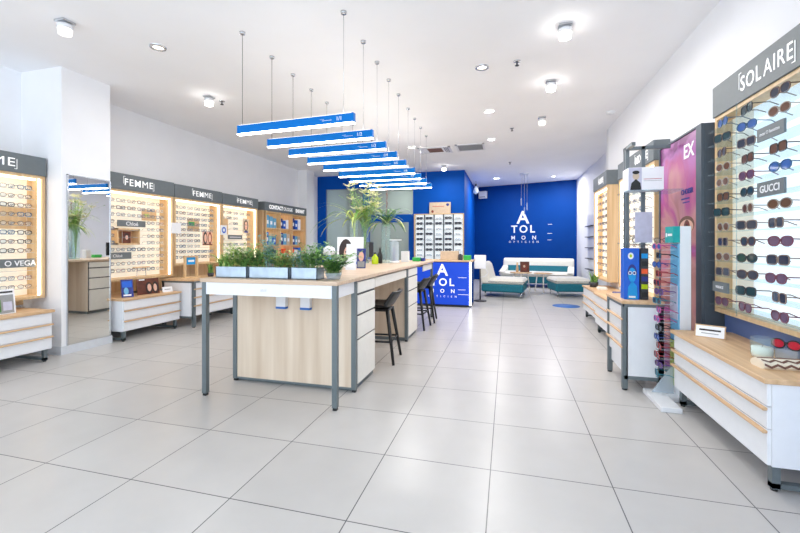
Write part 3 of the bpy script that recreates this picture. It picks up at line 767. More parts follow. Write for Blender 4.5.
# poster light box
t = thing('poster_light_box', 'tall slate framed light box poster of a violet and rose eye close-up', 'light box', (1.45, 4.02, 0))
MB().box(1.46, 1.61, 3.57, 4.46, 0, 2.13, 'darkgrey', .003).build('casing', t, True)
fr = MB()
fr.box(1.44, 1.46, 3.57, 3.66, 0, 2.13, 'darkgrey').box(1.44, 1.46, 4.44, 4.46, 0, 2.13, 'darkgrey').box(1.44, 1.46, 3.66, 4.44, 2.115, 2.13, 'darkgrey').box(1.44, 1.46, 3.66, 4.44, 0, .06, 'darkgrey')
fr.build('frame', t, True)
ps = MB(); ps.box(1.45, 1.4598, 3.66, 4.44, .06, 2.115, 'eyeposter')
def pe(y_, z_, ry, rz_, x_, mt, n=20): ps.poly([(x_, y_ + ry * math.cos(2 * PI * k / n), z_ + rz_ * math.sin(2 * PI * k / n)) for k in range(n)], mt)
pe(3.86, 1.36, .15, .075, 1.4495, 'taupe', 28); pe(3.86, 1.345, .13, .06, 1.4492, 'skin', 28); pe(3.85, 1.345, .058, .058, 1.4489, 'taupe', 28); pe(3.85, 1.345, .045, .045, 1.4487, 'redhair', 28); pe(3.85, 1.345, .022, .022, 1.4485, 'hair', 28)
ps.build('poster', t, True)
text('EX', .16, 'letterdim', 'lettering', t, (1.448, 3.91, 1.92), R(-90), bold=.004, ext=.0008)
text('CHOISIR', .06, 'navy', 'lettering', t, (1.448, 3.96, 1.62), R(-90), bold=.002, ext=.0008)
MB().box(1.4485, 1.4499, 3.80, 3.96, 1.575, 1.588, 'navy').box(1.4485, 1.4499, 3.80, 3.93, 1.545, 1.555, 'navy').build('printed_line', t, True)

# units further along the right wall
t5, F5 = display_unit('R', 6.0, 1.46, 1.36, .62, 2.06, 2.27, .14, 'lit eyeglasses wall under a grey MIXTE header behind the poster', ('MIX', 'TE', .75, 1.2), rows=12, cols=4, wallname='the MIXTE wall', u_gl=(.06, 1.0))
t6, F6 = display_unit('R', 7.6, 1.46, .95, .62, 2.10, 2.32, .15, 'narrow lit oak eyeglasses wall under a grey header, farthest on the right', ('HOM', 'ME', .40, .75), rows=12, cols=4, wallname='the farthest right wall unit', u_gl=(.05, .90), stuff=True)
mb = MB()
for (l_, rz_, i) in STUFF:
    g = GP[i % 8].data; m4 = Matrix.Translation(l_) @ Matrix.Rotation(rz_, 4, 'Z'); k = len(mb.v)
    mb.v += [tuple(m4 @ v.co) for v in g.vertices]
    for p in g.polygons: mb.f.append(tuple(a + k for a in p.vertices)); mb.m.append(mb.mi(g.materials[p.material_index])); mb.sm.append(p.use_smooth)
tag(mb.build('eyeglasses', None, True), 'rows of tiny eyeglasses filling the farthest lit oak unit on the right', 'eyeglasses', None, 'stuff')
# tall white display rack farther away on the right
t = thing('tall_display_rack', 'slim white display rack with dark shelves beside the blue back wall', 'display rack', (1.93, 10.4, .5), 0)
MB().box(1.93, 1.99, 10.05, 10.85, .5, 1.9, 'white').build('rack_frame', t, True)
for k in range(5): MB().box(1.86, 1.93, 10.1, 10.8, .58 + k * .26, .60 + k * .26, 'darkplastic').build('shelf', t, True)
# ------------------------------------------------------------------ metal frame with glass shelves on the tall cabinet
t = thing('shelf_frame', 'grey metal frame with two glass shelves standing on the grey post cabinet', 'shelf', (1.1, 4.1, .735))
MB().box(1.05, 1.08, 4.08, 4.11, .735, 2.09, 'steel').build('post', t, True)
MB().box(1.05, 1.08, 4.13, 4.165, .735, 2.09, 'steel').build('post', t, True)
MB().box(1.18, 1.21, 4.08, 4.11, .735, 2.09, 'steel').build('post', t, True)
MB().box(1.05, 1.41, 4.08, 4.11, 2.06, 2.09, 'steel').box(1.05, 1.08, 3.9, 4.165, 2.06, 2.09, 'steel').build('top_bar', t, True)
for z in (1.655, 1.20): MB().box(1.0, 1.43, 3.86, 4.16, z, z + .012, 'glassedge').build('glass_shelf', t, True)
tb = thing('white_display_box', 'white box with a black and white portrait on the upper glass shelf', 'box', (1.16, 3.97, 1.667))
MB().box(1.02, 1.295, 3.89, 4.06, 1.667, 1.865, 'paper', .002).build('box_body', tb, True)
mb = MB(); F = Frame('C', 3.889, 1.10)
mb.rect(1.022, 1.125, 1.669, 1.863, 3.8892, 'lilac').ell(1.08, 1.79, .026, .034, 3.8886, 'beige').ell(1.08, 1.822, .028, .016, 3.888, 'black').poly([(1.035, 3.8884, 1.67), (1.122, 3.8884, 1.67), (1.115, 3.8884, 1.73), (1.08, 3.8884, 1.765), (1.045, 3.8884, 1.73)], 'black').rect(1.14, 1.28, 1.76, 1.764, 3.8886, 'red').rect(1.14, 1.28, 1.745, 1.748, 3.8886, 'grille')
mb.build('portrait_print', tb, True)
tag(MB().box(1.085, 1.22, 3.93, 3.942, 1.213, 1.48, 'lilac').build('blank_card', None, True), 'pale lilac card standing on the lower glass shelf', 'card')
for k in range(2): put_glasses((1.155 + .17 * k, 4.03, 1.2125), 0, k, '%s eyeglasses standing on the lower glass shelf behind the lilac card' % COLN[k], 'eyeglasses on the glass shelf')
# blue box and black box on the cabinet
t = thing('blue_portrait_box', 'tall bright blue box printed with a blue face in white sunglasses', 'box', (1.0, 3.78, .735))
MB().box(.95, 1.065, 3.74, 3.85, .735, 1.165, 'cobalt', .002).build('box_body', t, True)
mb = MB(); y_ = 3.739
mb.ell(1.0, 1.10, .022, .028, y_, 'letterdim').ell(1.0, 1.10, .010, .014, y_ - .0005, 'lime')
mb.ell(1.01, .955, .036, .075, y_ - .0005, 'navy').ell(1.01, .94, .030, .062, y_ - .001, 'cyan').ell(.994, .957, .014, .016, y_ - .0015, 'letterdim').ell(1.026, .957, .014, .016, y_ - .0015, 'letterdim').ell(.994, .957, .009, .010, y_ - .002, 'navy').ell(1.026, .957, .009, .010, y_ - .002, 'navy')
mb.poly([(.975, y_ - .001, .74), (1.05, y_ - .001, .74), (1.045, y_ - .001, .85), (1.01, y_ - .001, .89), (.98, y_ - .001, .84)], 'cyan').rect(.985, 1.035, .75, .765, y_ - .0015, 'letterdim')
mb.build('portrait_print', t, True)
t = thing('black_slotted_box', 'black upright box with coloured slots beside the blue portrait box', 'box', (1.1, 3.8, .735))
MB().box(1.075, 1.135, 3.75, 3.85, .735, 1.165, 'darkplastic', .002).build('box_body', t, True)
for k in range(6): MB().box(1.082, 1.128, 3.745, 3.7495, .76 + k * .064, .80 + k * .064, ['black', 'lime', 'navy', 'orange', 'black', 'cyan'][k]).build('slot', t, True)

# rotating stand of children's glasses
t = thing('glasses_floor_stand', 'white floor stand with teal headed panel full of colourful glasses', 'display stand', (1.18, 3.45, 0))
MB().box(1.06, 1.195, 3.24, 3.64, 0, .035, 'white', .003).box(1.195, 1.345, 3.47, 3.64, 0, .035, 'white', .003).build('base', t, True)
MB().box(1.266, 1.34, 3.48, 3.64, .035, 1.335, 'white', .003).build('column', t, True)
MB().box(1.255, 1.2655, 3.485, 3.635, .10, 1.20, 'skyblue').build('printed_panel', t, True)
MB().box(1.22, 1.2655, 3.48, 3.64, 1.21, 1.335, 'tealsign').build('header_card', t, True)
MB().box(1.2185, 1.2199, 3.50, 3.585, 1.262, 1.28, 'letterdim').box(1.2185, 1.2199, 3.60, 3.625, 1.255, 1.285, 'letterdim').build('printed_mark', t, True)
mb = MB(); mb.box(1.250, 1.2549, 3.49, 3.63, .10, .45, 'grass4').box(1.250, 1.2549, 3.49, 3.63, .62, .88, 'lilac')
mb.build('picture_panel', t, True)
MB().prism([(1.10, .035), (1.25, .035), (1.25, .28)], 3.555, 3.563, 'acryl').build('gusset', t, True)
KC = [('pink', (190, 70, 140)), ('teal', (40, 120, 140)), ('violet', (96, 60, 140)), ('red', (160, 44, 56)), ('navy blue', (44, 62, 130)), ('black', (26, 26, 30))]
kp = []
for i, (nm, c_) in enumerate(KC):
    fm = plain('kids_frame_' + nm, c_, 0.3, var=0.1)
    fr, lz, tm = spectacle_meshes(['round', 'rect'][i % 2], fm, LN[[3, 1, 4, 5, 3, 1][i]], .0036, .028, .022)
    for q in lz + tm:
        k = len(fr.v)
        for f, m_, sm_ in zip(q.f, q.m, q.sm):
            fr.f.append(tuple(a + k for a in f)); fr.m.append(fr.mi(q.mats[m_])); fr.sm.append(sm_)
        fr.v += q.v
    fr.v = [(x_, y_, z_ + .026) for x_, y_, z_ in fr.v]
    o = fr.build('childrens_glasses'); COL.objects.unlink(o); kp.append(o)
for r_ in range(15):
    z = 1.155 - r_ * .071
    MB().box(1.13, 1.2655, 3.553, 3.569, z - .004, z, 'acryl').build('peg', t, True)
    i = (r_ * 5 + r_ // 4) % 6
    o = kp[i].copy(); COL.objects.link(o); o.location = (1.135 + .014 * (r_ % 2), 3.561, z); o.rotation_euler = (0, 0, R(-90 + random.uniform(-9, 9)))
    tag(o, '%s glasses on the white floor stand, %s from the top' % (KC[i][0], ORD[r_]), 'eyeglasses', 'colourful glasses on the floor stand')

# things on the near right cabinet (top z .555)
ZT = .555
t = thing('jar_candle', 'white candle in a clear glass on the near right cabinet', 'candle', (1.40, 2.73, ZT))
MB().lathe(0, 0, [(.045, 0), (.052, .02), (.054, .115), (.051, .115), (.049, .022), (.02, .014)], 'glass', 24, cap=False).build('glass_cup', t)
MB().lathe(0, 0, [(.044, .006), (.048, .022), (.0485, .06), (.0, .06)], 'wax', 24).build('wax', t)
MB().tube([(0, 0, .06), (.002, 0, .072)], .0015, 'black', 5).build('wick', t)
t = thing('red_sunglasses', 'sunglasses with big red lenses on the near right cabinet beside the candle', 'sunglasses', (1.50, 2.71, ZT + .085), R(-50))
MB().box(-.05, .05, .0, .05, -.085, -.030, 'acryl', .003).build('clear_holder', t)
fr, lz, tm = spectacle_meshes('round', FR[0], plain('red_lens', (200, 24, 50), .15), .0042, .030, .026)
fr.build('frame_front', t)
for q in lz: q.build('lens', t)
for q in tm: q.build('temple', t)
t = thing('zigzag_pouch', 'cream and brown zigzag fabric pouch on the corner of the near right cabinet', 'pouch', (1.42, 2.53, ZT), R(3))
PT = MB()
prof = [(-.045, 0), (.045, 0), (.055, .012), (.05, .03), (.02, .045), (-.02, .047), (-.05, .03), (-.055, .012)]
PT.prism(prof, -.15, .15, 'pouch', 'x').build('pouch_body', t)
mb = MB()
for k in range(10):
    a = -.145 + k * .029; y_ = lambda zz: -.0562 + max(0, zz - .012) * .28
    for (zA, zB) in ((.006, .020), ):
        z1_, z2_ = (zA, zB) if k % 2 else (zB, zA)
        mb.poly([(a, y_(z1_), z1_), (a + .029, y_(z2_), z2_), (a + .029, y_(z2_ + .012), z2_ + .012), (a, y_(z1_ + .012), z1_ + .012)], 'taupe')
    yt = lambda d: (-.05 + d, .0305 + d * .52)
    d1, d2 = (.004, .018) if k % 2 else (.018, .004)
    p = [yt(d1), yt(d2), yt(d2 + .012), yt(d1 + .012)]
    mb.poly([(a, p[0][0], p[0][1] + .001), (a + .029, p[1][0], p[1][1] + .001), (a + .029, p[2][0], p[2][1] + .001), (a, p[3][0], p[3][1] + .001)], 'taupe')
mb.build('zigzag_stripe', t)
MB().tube([(-.15, -.0, .048), (.15, 0, .048)], .003, 'taupe', 5).build('zip', t)
# far right cabinet things
def leafy(mb_, n, R0, h0, h1, mats, rnd, lw=.012, droop=.3, cx=0, cy=0, z0=0, ry=None, leaf=3):
    ry = ry if ry is not None else R0
    for k in range(n):
        a = rnd.uniform(0, 2 * PI); rr = math.sqrt(rnd.random())
        x0_ = cx + R0 * rr * math.cos(a); y0_ = cy + ry * rr * math.sin(a)
        hh = rnd.uniform(h0, h1); b_ = rnd.uniform(0, 2 * PI); dr = droop * hh * rnd.uniform(.3, 1)
        pts = []
        S = 4
        for q in range(S + 1):
            f = q / S
            pts.append(Vector((x0_ + dr * f * f * math.cos(b_), y0_ + dr * f * f * math.sin(b_), z0 + hh * (f - .25 * f * f * droop))))
        mt = rnd.choice(mats); pr_ = Vector((-math.sin(b_), math.cos(b_), 0))
        if leaf == 0:   # blades
            vs = []; 
            for q, p in enumerate(pts):
                w_ = lw * (1 - (q / S) ** 2) * .5 + .0006; vs += [p - pr_ * w_, p + pr_ * w_]
            mb_.add(vs, [(2 * q, 2 * q + 1, 2 * q + 3, 2 * q + 2) for q in range(S)], mt)
        else:
            mb_.tube(pts, .0012, mt, 3, cap=False)
            for q in range(1, S + 1):
                for _ in range(leaf):
                    c_ = rnd.uniform(0, 2 * PI); d = Vector((math.cos(c_), math.sin(c_), rnd.uniform(-.2, .6))); d.normalize(); L_ = lw * rnd.uniform(1.2, 2.6)
                    sd = d.cross(Vector((0, 0, 1))); sd.normalize(); p = pts[q]
                    mb_.add([p, p + d * L_ * .5 + sd * lw * .45, p + d * L_, p + d * L_ * .5 - sd * lw * .45], [(0, 1, 2, 3)], mt)
def potted(name, label, loc, r_, hp, mats, n, h0, h1, seed, potmat='white', lw=.012, leaf=3, droop=.4, group=None):
    t_ = thing(name, label, 'plant', loc, 0, group)
    MB().lathe(0, 0, [(r_ * .78, 0), (r_, hp), (r_ * .92, hp), (r_ * .72, .01)], potmat, 20).build('pot', t_)
    MB().lathe(0, 0, [(r_ * .9, hp * .88), (r_ * .9, hp * .9)], 'soil', 14).build('soil', t_)
    mb_ = MB(); leafy(mb_, n, r_ * .7, h0, h1, mats, random.Random(seed), lw, droop, z0=hp * .9, leaf=leaf); o_ = mb_.build('foliage', t_)
    return t_
potted('potted_plant', 'small spiky green plant on the farthest right cabinet', (1.32, 6.9, .52), .07, .08, ['grass2', 'grass1'], 60, .10, .22, 5, 'darkplastic', .014, 0, .7)
potted('potted_plant', 'small green plant on the tall cabinet below the second FEMME wall', (-4.50, 5.30, .69), .05, .06, ['grass1', 'grass2'], 60, .10, .20, 6, 'darkplastic', .010, 0, .5)
tag(MB().box(1.30, 1.42, 6.45, 6.60, .52, .56, 'wax', .006).build('white_tray', None, True), 'small white tray on the farthest right cabinet', 'tray')
tag(MB().box(1.24, 1.44, 5.2, 5.4, .54, .62, 'navy', .006).build('navy_case', None, True), 'navy case on the cabinet beyond the grey post cabinet', 'case')

# things on the left cabinets
def lean_card(name, label, cat, loc, rz, w_, h_, mats, tilt=.18, thick=.01, shapes=(), group=None, stand=True):
    t_ = thing(name, label, cat, loc, rz, group)
    sh = Matrix.Shear('XZ', 4, (0, 0)) if False else Matrix(((1, 0, 0, 0), (0, 1, tilt, 0), (0, 0, 1, 0), (0, 0, 0, 1)))
    mb_ = MB().box(-w_ / 2, w_ / 2, 0, thick, 0, h_, mats, .0015)
    y_ = -.0008
    for s_ in shapes:
        if s_[0] == 'r': mb_.rect(-w_ / 2 + s_[1] * w_, -w_ / 2 + s_[2] * w_, s_[3] * h_, s_[4] * h_, y_, s_[5])
        else: mb_.ell(-w_ / 2 + s_[1] * w_, s_[2] * h_, s_[3] * w_, s_[4] * h_, y_, s_[5])
        y_ -= .0006
    mb_.mat4(sh); mb_.build('printed_face', t_)
    if stand: MB().prism([(thick + .5 * h_ * tilt, h_ * .5), (thick + h_ * .45, 0), (thick + h_ * .42, 0), (thick + h_ * tilt * .42, h_ * .42)], -.01, .01, 'paper', 'x').build('easel_leg', t_)
    return t_
lean_card('desk_sign', 'small white desk sign with oak frame on the near right cabinet', 'sign', (1.34, 3.20, ZT), R(-30), .17, .082, 'wood_x', .4, .012, [('r', .04, .96, .07, .93, 'paper'), ('r', .15, .85, .55, .68, 'hair'), ('r', .22, .78, .32, .38, 'grille')])
lean_card('portrait_card', 'white card with a portrait of a red haired woman and city photo, left cabinet', 'card', (-4.66, 2.62, .525), R(90), .40, .235, 'paper', .12, .012,
          [('r', .05, .52, .04, .78, 'beige'), ('e', .27, .42, .17, .36, 'redhair'), ('e', .28, .44, .10, .24, 'skin'), ('e', .28, .31, .04, .025, 'red'), ('r', .18, .38, .48, .56, 'darkplastic'), ('r', .54, .96, .04, .78, 'grille'), ('r', .58, .70, .1, .6, 'grass2'), ('r', .74, .92, .15, .5, 'lilac'), ('r', .6, .95, .86, .93, 'darkplastic')])
lean_card('blue_brochure', 'leaning blue printed brochure on the cabinet right of the mirror', 'brochure', (-4.64, 4.0, .525), R(60), .13, .22, 'navy', .35, .01, [('r', .1, .9, .55, .9, 'cobalt'), ('e', .4, .35, .2, .2, 'skyblue'), ('r', .15, .8, .08, .16, 'paper')])
lean_card('brown_portrait_card', 'dark red brown card with two faces on the cabinet right of the mirror', 'card', (-4.66, 4.33, .525), R(80), .30, .21, 'brown', .16, .012, [('e', .52, .4, .16, .38, 'hair'), ('e', .54, .42, .09, .24, 'skin'), ('e', .82, .4, .15, .38, 'hair'), ('e', .8, .4, .08, .24, 'skin'), ('r', .1, .35, .9, .97, 'paper')])
lean_card('price_sign', 'small white price sign on the cabinet end near the grey post cabinet', 'sign', (-4.62, 4.60, .525), R(75), .14, .07, 'paper', .3, .01, [('r', .2, .8, .45, .6, 'grille')])
t = thing('frame_stand', 'small counter stand holding glasses beside the brown portrait card', 'display stand', (-4.98, 4.50, .525))
MB().box(-.06, .06, -.10, .10, 0, .018, 'darkplastic').build('base', t)
for y_ in (-.07, .07): MB().tube([(0, y_, .018), (0, y_, .34)], .006, 'chrome', 6).build('post', t)
MB().box(-.02, .02, -.12, .12, .34, .355, 'wood_y').build('top_bar', t)
t = thing('wooden_picture_frame', 'open oak frame holding a small cyan card on the tall left cabinet', 'frame', (-4.60, 5.02, .69), R(80))
fr = MB().box(-.11, -.09, 0, .04, 0, .33, 'wood_y').box(.09, .11, 0, .04, 0, .33, 'wood_y').box(-.11, .11, 0, .04, .31, .33, 'wood_y').box(-.13, .13, -.03, .07, 0, .02, 'wood_y'); fr.build('oak_frame', t)
MB().box(-.07, .07, .015, .025, .20, .31, 'cyan').rect(-.05, .05, .24, .27, .0145, 'paper').build('card_insert', t)

# ------------------------------------------------------------------ long table
TX0, TX1, TZ = -2.335, -1.18, .93
t = thing('service_table', 'long high table with pale wood top, white aprons and drawer blocks in the centre', 'table', ((TX0 + TX1) / 2, 4.6, 0))
MB().box(TX0 - .01, TX1 + .01, 2.64, 6.52, TZ - .03, TZ, 'wood_top', .003).build('table_top', t, True)
def post(x_, y_):
    o_ = MB().box(x_ - .019, x_ + .019, y_ - .019, y_ + .019, .02, TZ - .03, 'steel').build('leg', t, True)
    MB().box(x_ - .015, x_ + .015, y_ - .015, y_ + .015, 0, .02, 'black').build('foot', o_, True)
for (x_, y_) in ((TX0 + .02, 2.67), (TX1 - .02, 2.67), (TX0 + .02, 3.04), (TX1 - .02, 3.04), (TX1 - .02, 4.78), (TX0 + .02, 4.78), (TX1 - .02, 6.48), (TX0 + .02, 6.48)): post(x_, y_)
MB().box(TX0 + .04, TX1 - .04, 2.652, 2.672, .805, .90, 'white').build('apron', t, True)
for x_ in (TX0 + .012, TX1 - .032): MB().box(x_, x_ + .02, 2.69, 3.02, .805, .90, 'white').build('apron', t, True)
mb = MB()
mb.box(TX0 + .04, TX1 - .04, 3.03, 3.05, .03, .90, 'wood_v'); mb.box(TX0 + .04, TX1 - .04, 3.026, 3.052, .02, .035, 'steel')
mb.build('end_panel', t, True)
def drawer_block(y0, y1, sx_):
    xo = TX1 - .02 if sx_ > 0 else TX0 + .02; xm = (TX0 + TX1) / 2 + sx_ * .003
    body = MB().box(xm, xo, y0, y1, .04, .90, 'wood_v').box(xm, xo - sx_ * .01, y0, y1, 0.0, .04, 'steel').build('drawer_block', t, True)
    for (a, b_) in ((.795, .885), (.62, .775), (.42, .602), (.05, .405)):
        MB().box(xo, xo + sx_ * .016, y0 + .025, y1 - .02, a, b_, 'offwhite', .002).build('drawer', body, True)
    MB().box(xo, xo + sx_ * .004, y0 + .01, y1 - .01, .04, .89, 'darkplastic').build('drawer_gap_shade', body, True)  # dark sheet standing in for the shade in the drawer gaps
drawer_block(3.06, 3.54, 1); drawer_block(4.81, 5.34, 1); drawer_block(3.06, 3.54, -1); drawer_block(5.24, 5.76, -1)
for (a, b_) in ((3.56, 4.75), (5.78, 6.45)):
    for (x_, w_) in ((TX1 - .03, .018), (TX0 + .012, .018)):
        MB().box(x_, x_ + w_, a, b_, .795, .885, 'offwhite', .002).build('drawer_front', t, True)
    MB().box(TX0 + .05, TX1 - .05, a, b_, .86, .875, 'wood_v').build('under_shelf', t, True)
for (a, b_) in ((278, 287.5), (302, 311.5)):
    def xat(px): 
        c = (px - 400) / 400; return 3.02 / (math.cos(.262) + c * math.sin(.262)) * (-math.sin(.262) + c * math.cos(.262))
    x0_, x1_ = xat(a), xat(b_)
    sk = MB().box(x0_, x1_, 2.985, 3.03, .672, .80, 'white', .003).build('socket_box', t, True)
    MB().box(x0_, x1_, 2.984, 3.028, .655, .672, 'stickerblue').build('socket_edge', sk, True)
t_logo = text('atol', .035, 'lilac', 'lettering', t, (-1.78, 2.651, .84), 0, 'CENTER', ext=.0006)

# black bar stools
def stool():
    t_ = thing('bar_stool', 'x', 'bar stool')
    legs = [(-.20, -.19), (.20, -.19), (-.20, .19), (.20, .19)]; SH = .535
    for (x_, y_) in legs: MB().tube([(x_ * .6, y_ * .6, SH), (x_, y_, 0)], [.021, .014], 'black', 8).build('leg', t_)
    f = .22
    pts = [(x_ * (1 - .4 * f / SH), y_ * (1 - .4 * f / SH), f) for x_, y_ in (legs[0], legs[1], legs[3], legs[2])]
    MB().tube(pts, .011, 'black', 6, closed=True).build('foot_rail', t_)
    nx, ny = 9, 8; vs = []; fs = []
    for i in range(nx + 1):
        u = i / nx
        for j in range(ny + 1):
            v = -1 + 2 * j / ny
            if u < .6: x_ = -.19 + u / .6 * .34; z_ = SH + .01 + .03 * abs(v) ** 2
            else: k = (u - .6) / .4; x_ = .15 + .10 * k; z_ = SH + .01 + .17 * k ** .9 + .03 * abs(v) ** 2 * (1 - k)
            w_ = .20 * (1 - .10 * max(0, (u - .6) / .4)) * (1 - .1 * (1 - min(1, u * 3)))
            vs.append((x_ - (.05 * abs(v) ** 2 if u > .6 else 0), v * w_, z_))
    for i in range(nx):
        for j in range(ny):
            a = i * (ny + 1) + j; fs.append((a, a + 1, a + ny + 2, a + ny + 1))
    s_ = MB().add(vs, fs, 'black', True).build('seat_shell', t_)
    md = s_.modifiers.new('solid', 'SOLIDIFY'); md.thickness = .02
    MB().box(-.13, .13, -.12, .12, SH - .02, SH + .005, 'black', .005).build('seat_mount', t_)
    return t_
st = stool()
sp = [((-1.30, 3.98, 0), 'black bar stool in the first knee space of the table, between the two drawer blocks'), ((-1.30, 5.63, 0), 'black bar stool just behind the second drawer block'), ((-1.28, 6.15, 0), 'black bar stool at the far end of the table, closest to the blue desk')]
for k, (l_, lb) in enumerate(sp):
    o = st if k == 0 else copy_tree(st)
    o.location = l_; o.rotation_euler = (0, 0, R([4, -3, 5][k])); o['label'] = lb; o['group'] = 'black bar stools'

# planters on the front of the table
rnd = random.Random(11)
def planter(x0_, x1_, y_, label, kinds, seed, mat='zinc', hbox=.088):
    t_ = thing('herb_planter', label, 'planter', ((x0_ + x1_) / 2, y_, TZ), 0, 'herb planters on the table end')
    w_ = (x1_ - x0_) / 2; d = .06
    pb = MB().box(-w_, w_, -d, -d + .006, 0, hbox, mat).box(-w_, w_, d - .006, d, 0, hbox, mat).box(-w_, -w_ + .006, -d, d, 0, hbox, mat).box(w_ - .006, w_, -d, d, 0, hbox, mat).box(-w_, w_, -d, d, 0, .006, mat)
    pb.build('planter_box', t_)
    MB().box(-w_ + .007, w_ - .007, -d + .007, d - .007, .008, hbox - .012, 'soil').build('soil', t_)
    r_ = random.Random(seed)
    for (u, rad, h0, h1, mats, lw, leaf, droop, n_) in kinds:
        mb_ = MB(); leafy(mb_, n_, rad, h0, h1, mats, r_, lw, droop, cx=u, cy=0, z0=hbox - .015, ry=.045, leaf=leaf)
        mb_.build('foliage', t_)
PYt = 2.80
planter(-2.28, -1.99, PYt, 'zinc planter of wispy green herbs at the corner, leftmost on the table', [(-.09, .06, .08, .20, ['grass1', 'grass4'], .013, 0, 1.4, 90), (.02, .07, .10, .26, ['grass1', 'grass4'], .018, 3, .8, 60), (.10, .06, .09, .20, ['grass2', 'grass1'], .015, 3, 1.0, 60)], 1)
planter(-1.97, -1.62, PYt, 'zinc planter with tall silvery herb and bushy greens, middle of the table end', [(-.12, .07, .09, .20, ['grass1', 'grass2'], .018, 3, .8, 60), (-.02, .035, .16, .31, ['grass3'], .020, 3, .3, 34), (.10, .08, .08, .19, ['grass1', 'grass2', 'grass4'], .016, 3, 1.0, 75)], 2)
planter(-1.60, -1.38, PYt, 'zinc planter of dark rosemary like sprigs right of the silvery herb', [(-.05, .07, .08, .18, ['grass2', 'grass3'], .013, 3, .9, 70), (.05, .06, .10, .25, ['grass2', 'grass1'], .017, 3, .7, 60)], 3)
t = thing('potted_basil', 'dense dark leafy plant in a clear bowl, rightmost on the table end', 'plant', (-1.29, 2.84, TZ))
MB().lathe(0, 0, [(.05, 0), (.065, .05), (.06, .05), (.045, .008)], 'acryl', 18).build('bowl', t); MB().lathe(0, 0, [(.045, .02), (.055, .03)], 'soil', 14).build('soil', t)
mb = MB(); leafy(mb, 80, .06, .08, .24, ['grass2', 'grass1'], random.Random(21), .021, 1.0, z0=.03, leaf=4); mb.build('foliage', t)
# tall vases with arching plants
def vase(px, Y, r_, h_, label):
    c = (px - 400) / 400; tt = Y / (math.cos(.262) + c * math.sin(.262)); X = tt * (-math.sin(.262) + c * math.cos(.262))
    t_ = thing('tall_glass_vase', label, 'vase', (X, Y, TZ), 0, 'tall vases with plants')
    MB().lathe(0, 0, [(r_, 0), (r_, h_), (r_ - .003, h_), (r_ - .003, .01)], 'glass', 24, cap=False).build('glass_cylinder', t_)
    MB().lathe(0, 0, [(r_ - .004, .002), (r_ - .004, .012)], 'glassedge', 24).build('glass_base', t_)
    return t_
V1 = vase(354, 5.05, .06, .60, 'tall glass vase holding a yellow-green plant with long arching leaves, front one')
V2 = vase(365, 5.32, .06, .62, 'tall glass vase of cream lilies, middle one on the table')
V3 = vase(386, 5.45, .065, .60, 'tall glass vase with a dark red flower spike and spider leaves, rear one')
def arch(mb_, n, L0, L1, mats, rd, z0, w_=.016, up=(.3, 1.1)):
    for k in range(n):
        a = rd.uniform(0, 2 * PI); L_ = rd.uniform(L0, L1); e = rd.uniform(*up); p = Vector((0, 0, z0)); pts = []
        S = 9
        for q in range(S + 1):
            pts.append(p.copy()); d = Vector((math.cos(a) * math.cos(e), math.sin(a) * math.cos(e), math.sin(e))); p = p + d * L_ / S; e -= rd.uniform(.12, .26)
        pr_ = Vector((-math.sin(a), math.cos(a), 0)); mt = rd.choice(mats); vs = []
        for q, p_ in enumerate(pts):
            ww = w_ * .5 * math.sin(PI * min(.96, .12 + .86 * q / S)); vs += [p_ - pr_ * ww, p_ + pr_ * ww]
        mb_.add(vs, [(2 * q, 2 * q + 1, 2 * q + 3, 2 * q + 2) for q in range(S)], mt)
rd = random.Random(5)
mb = MB(); arch(mb, 24, .40, .74, ['grass4', 'grass1'], rd, .56, .028, (.4, 1.3)); mb.build('foliage', V1)
mb = MB()
for k in range(5): mb.tube([(rd.uniform(-.02, .02), rd.uniform(-.02, .02), .02), (rd.uniform(-.02, .02), rd.uniform(-.02, .02), .6)], .004, 'grass4', 5)
mb.build('stem', V1)
mb = MB(); pt_ = MB()
for k in range(26):
    a = rd.uniform(0, 2 * PI); rr = rd.uniform(.03, .30); zt = rd.uniform(.68, 1.12)
    e_ = Vector((rr * math.cos(a), rr * math.sin(a), zt)); mb.tube([(0, 0, .02), (rr * .1 * math.cos(a), rr * .1 * math.sin(a), .45), e_], .003, 'grass1', 5)
    for q in range(6):
        b_ = 2 * PI * q / 6; d = Vector((math.cos(b_), math.sin(b_), .45)).normalized(); sd = Vector((-math.sin(b_), math.cos(b_), 0)); L_ = .11
        pt_.add([e_, e_ + d * L_ * .5 + sd * .022, e_ + d * L_, e_ + d * L_ * .5 - sd * .022], [(0, 1, 2, 3)], 'petal')
leafy(mb, 60, .05, .25, .6, ['grass1', 'grass4'], rd, .026, .8, z0=.52, leaf=2)
mb.build('stem', V2); pt_.build('petal', V2)
mb = MB(); arch(mb, 26, .34, .58, ['grass4', 'grass1', 'grass2'], rd, .56, .024, (.2, 1.3)); leafy(mb, 40, .05, .1, .3, ['grass1', 'grass2'], rd, .024, .7, z0=.52)
mb.build('foliage', V3)
mb = MB().tube([(0, 0, .02), (.0, 0, .6), (.02, 0, 1.05)], .004, 'taupe', 6)
for k in range(22): 
    zz = .76 + k * .014; a = k * 2.4; p = Vector((.012, 0, zz)); d = Vector((math.cos(a), math.sin(a), 1.3)).normalized() * .04; sd = Vector((-math.sin(a), math.cos(a), 0)) * .006
    mb.add([p, p + d * .5 + sd, p + d, p + d * .5 - sd], [(0, 1, 2, 3)], 'redhair')
mb.build('flower_spike', V3)

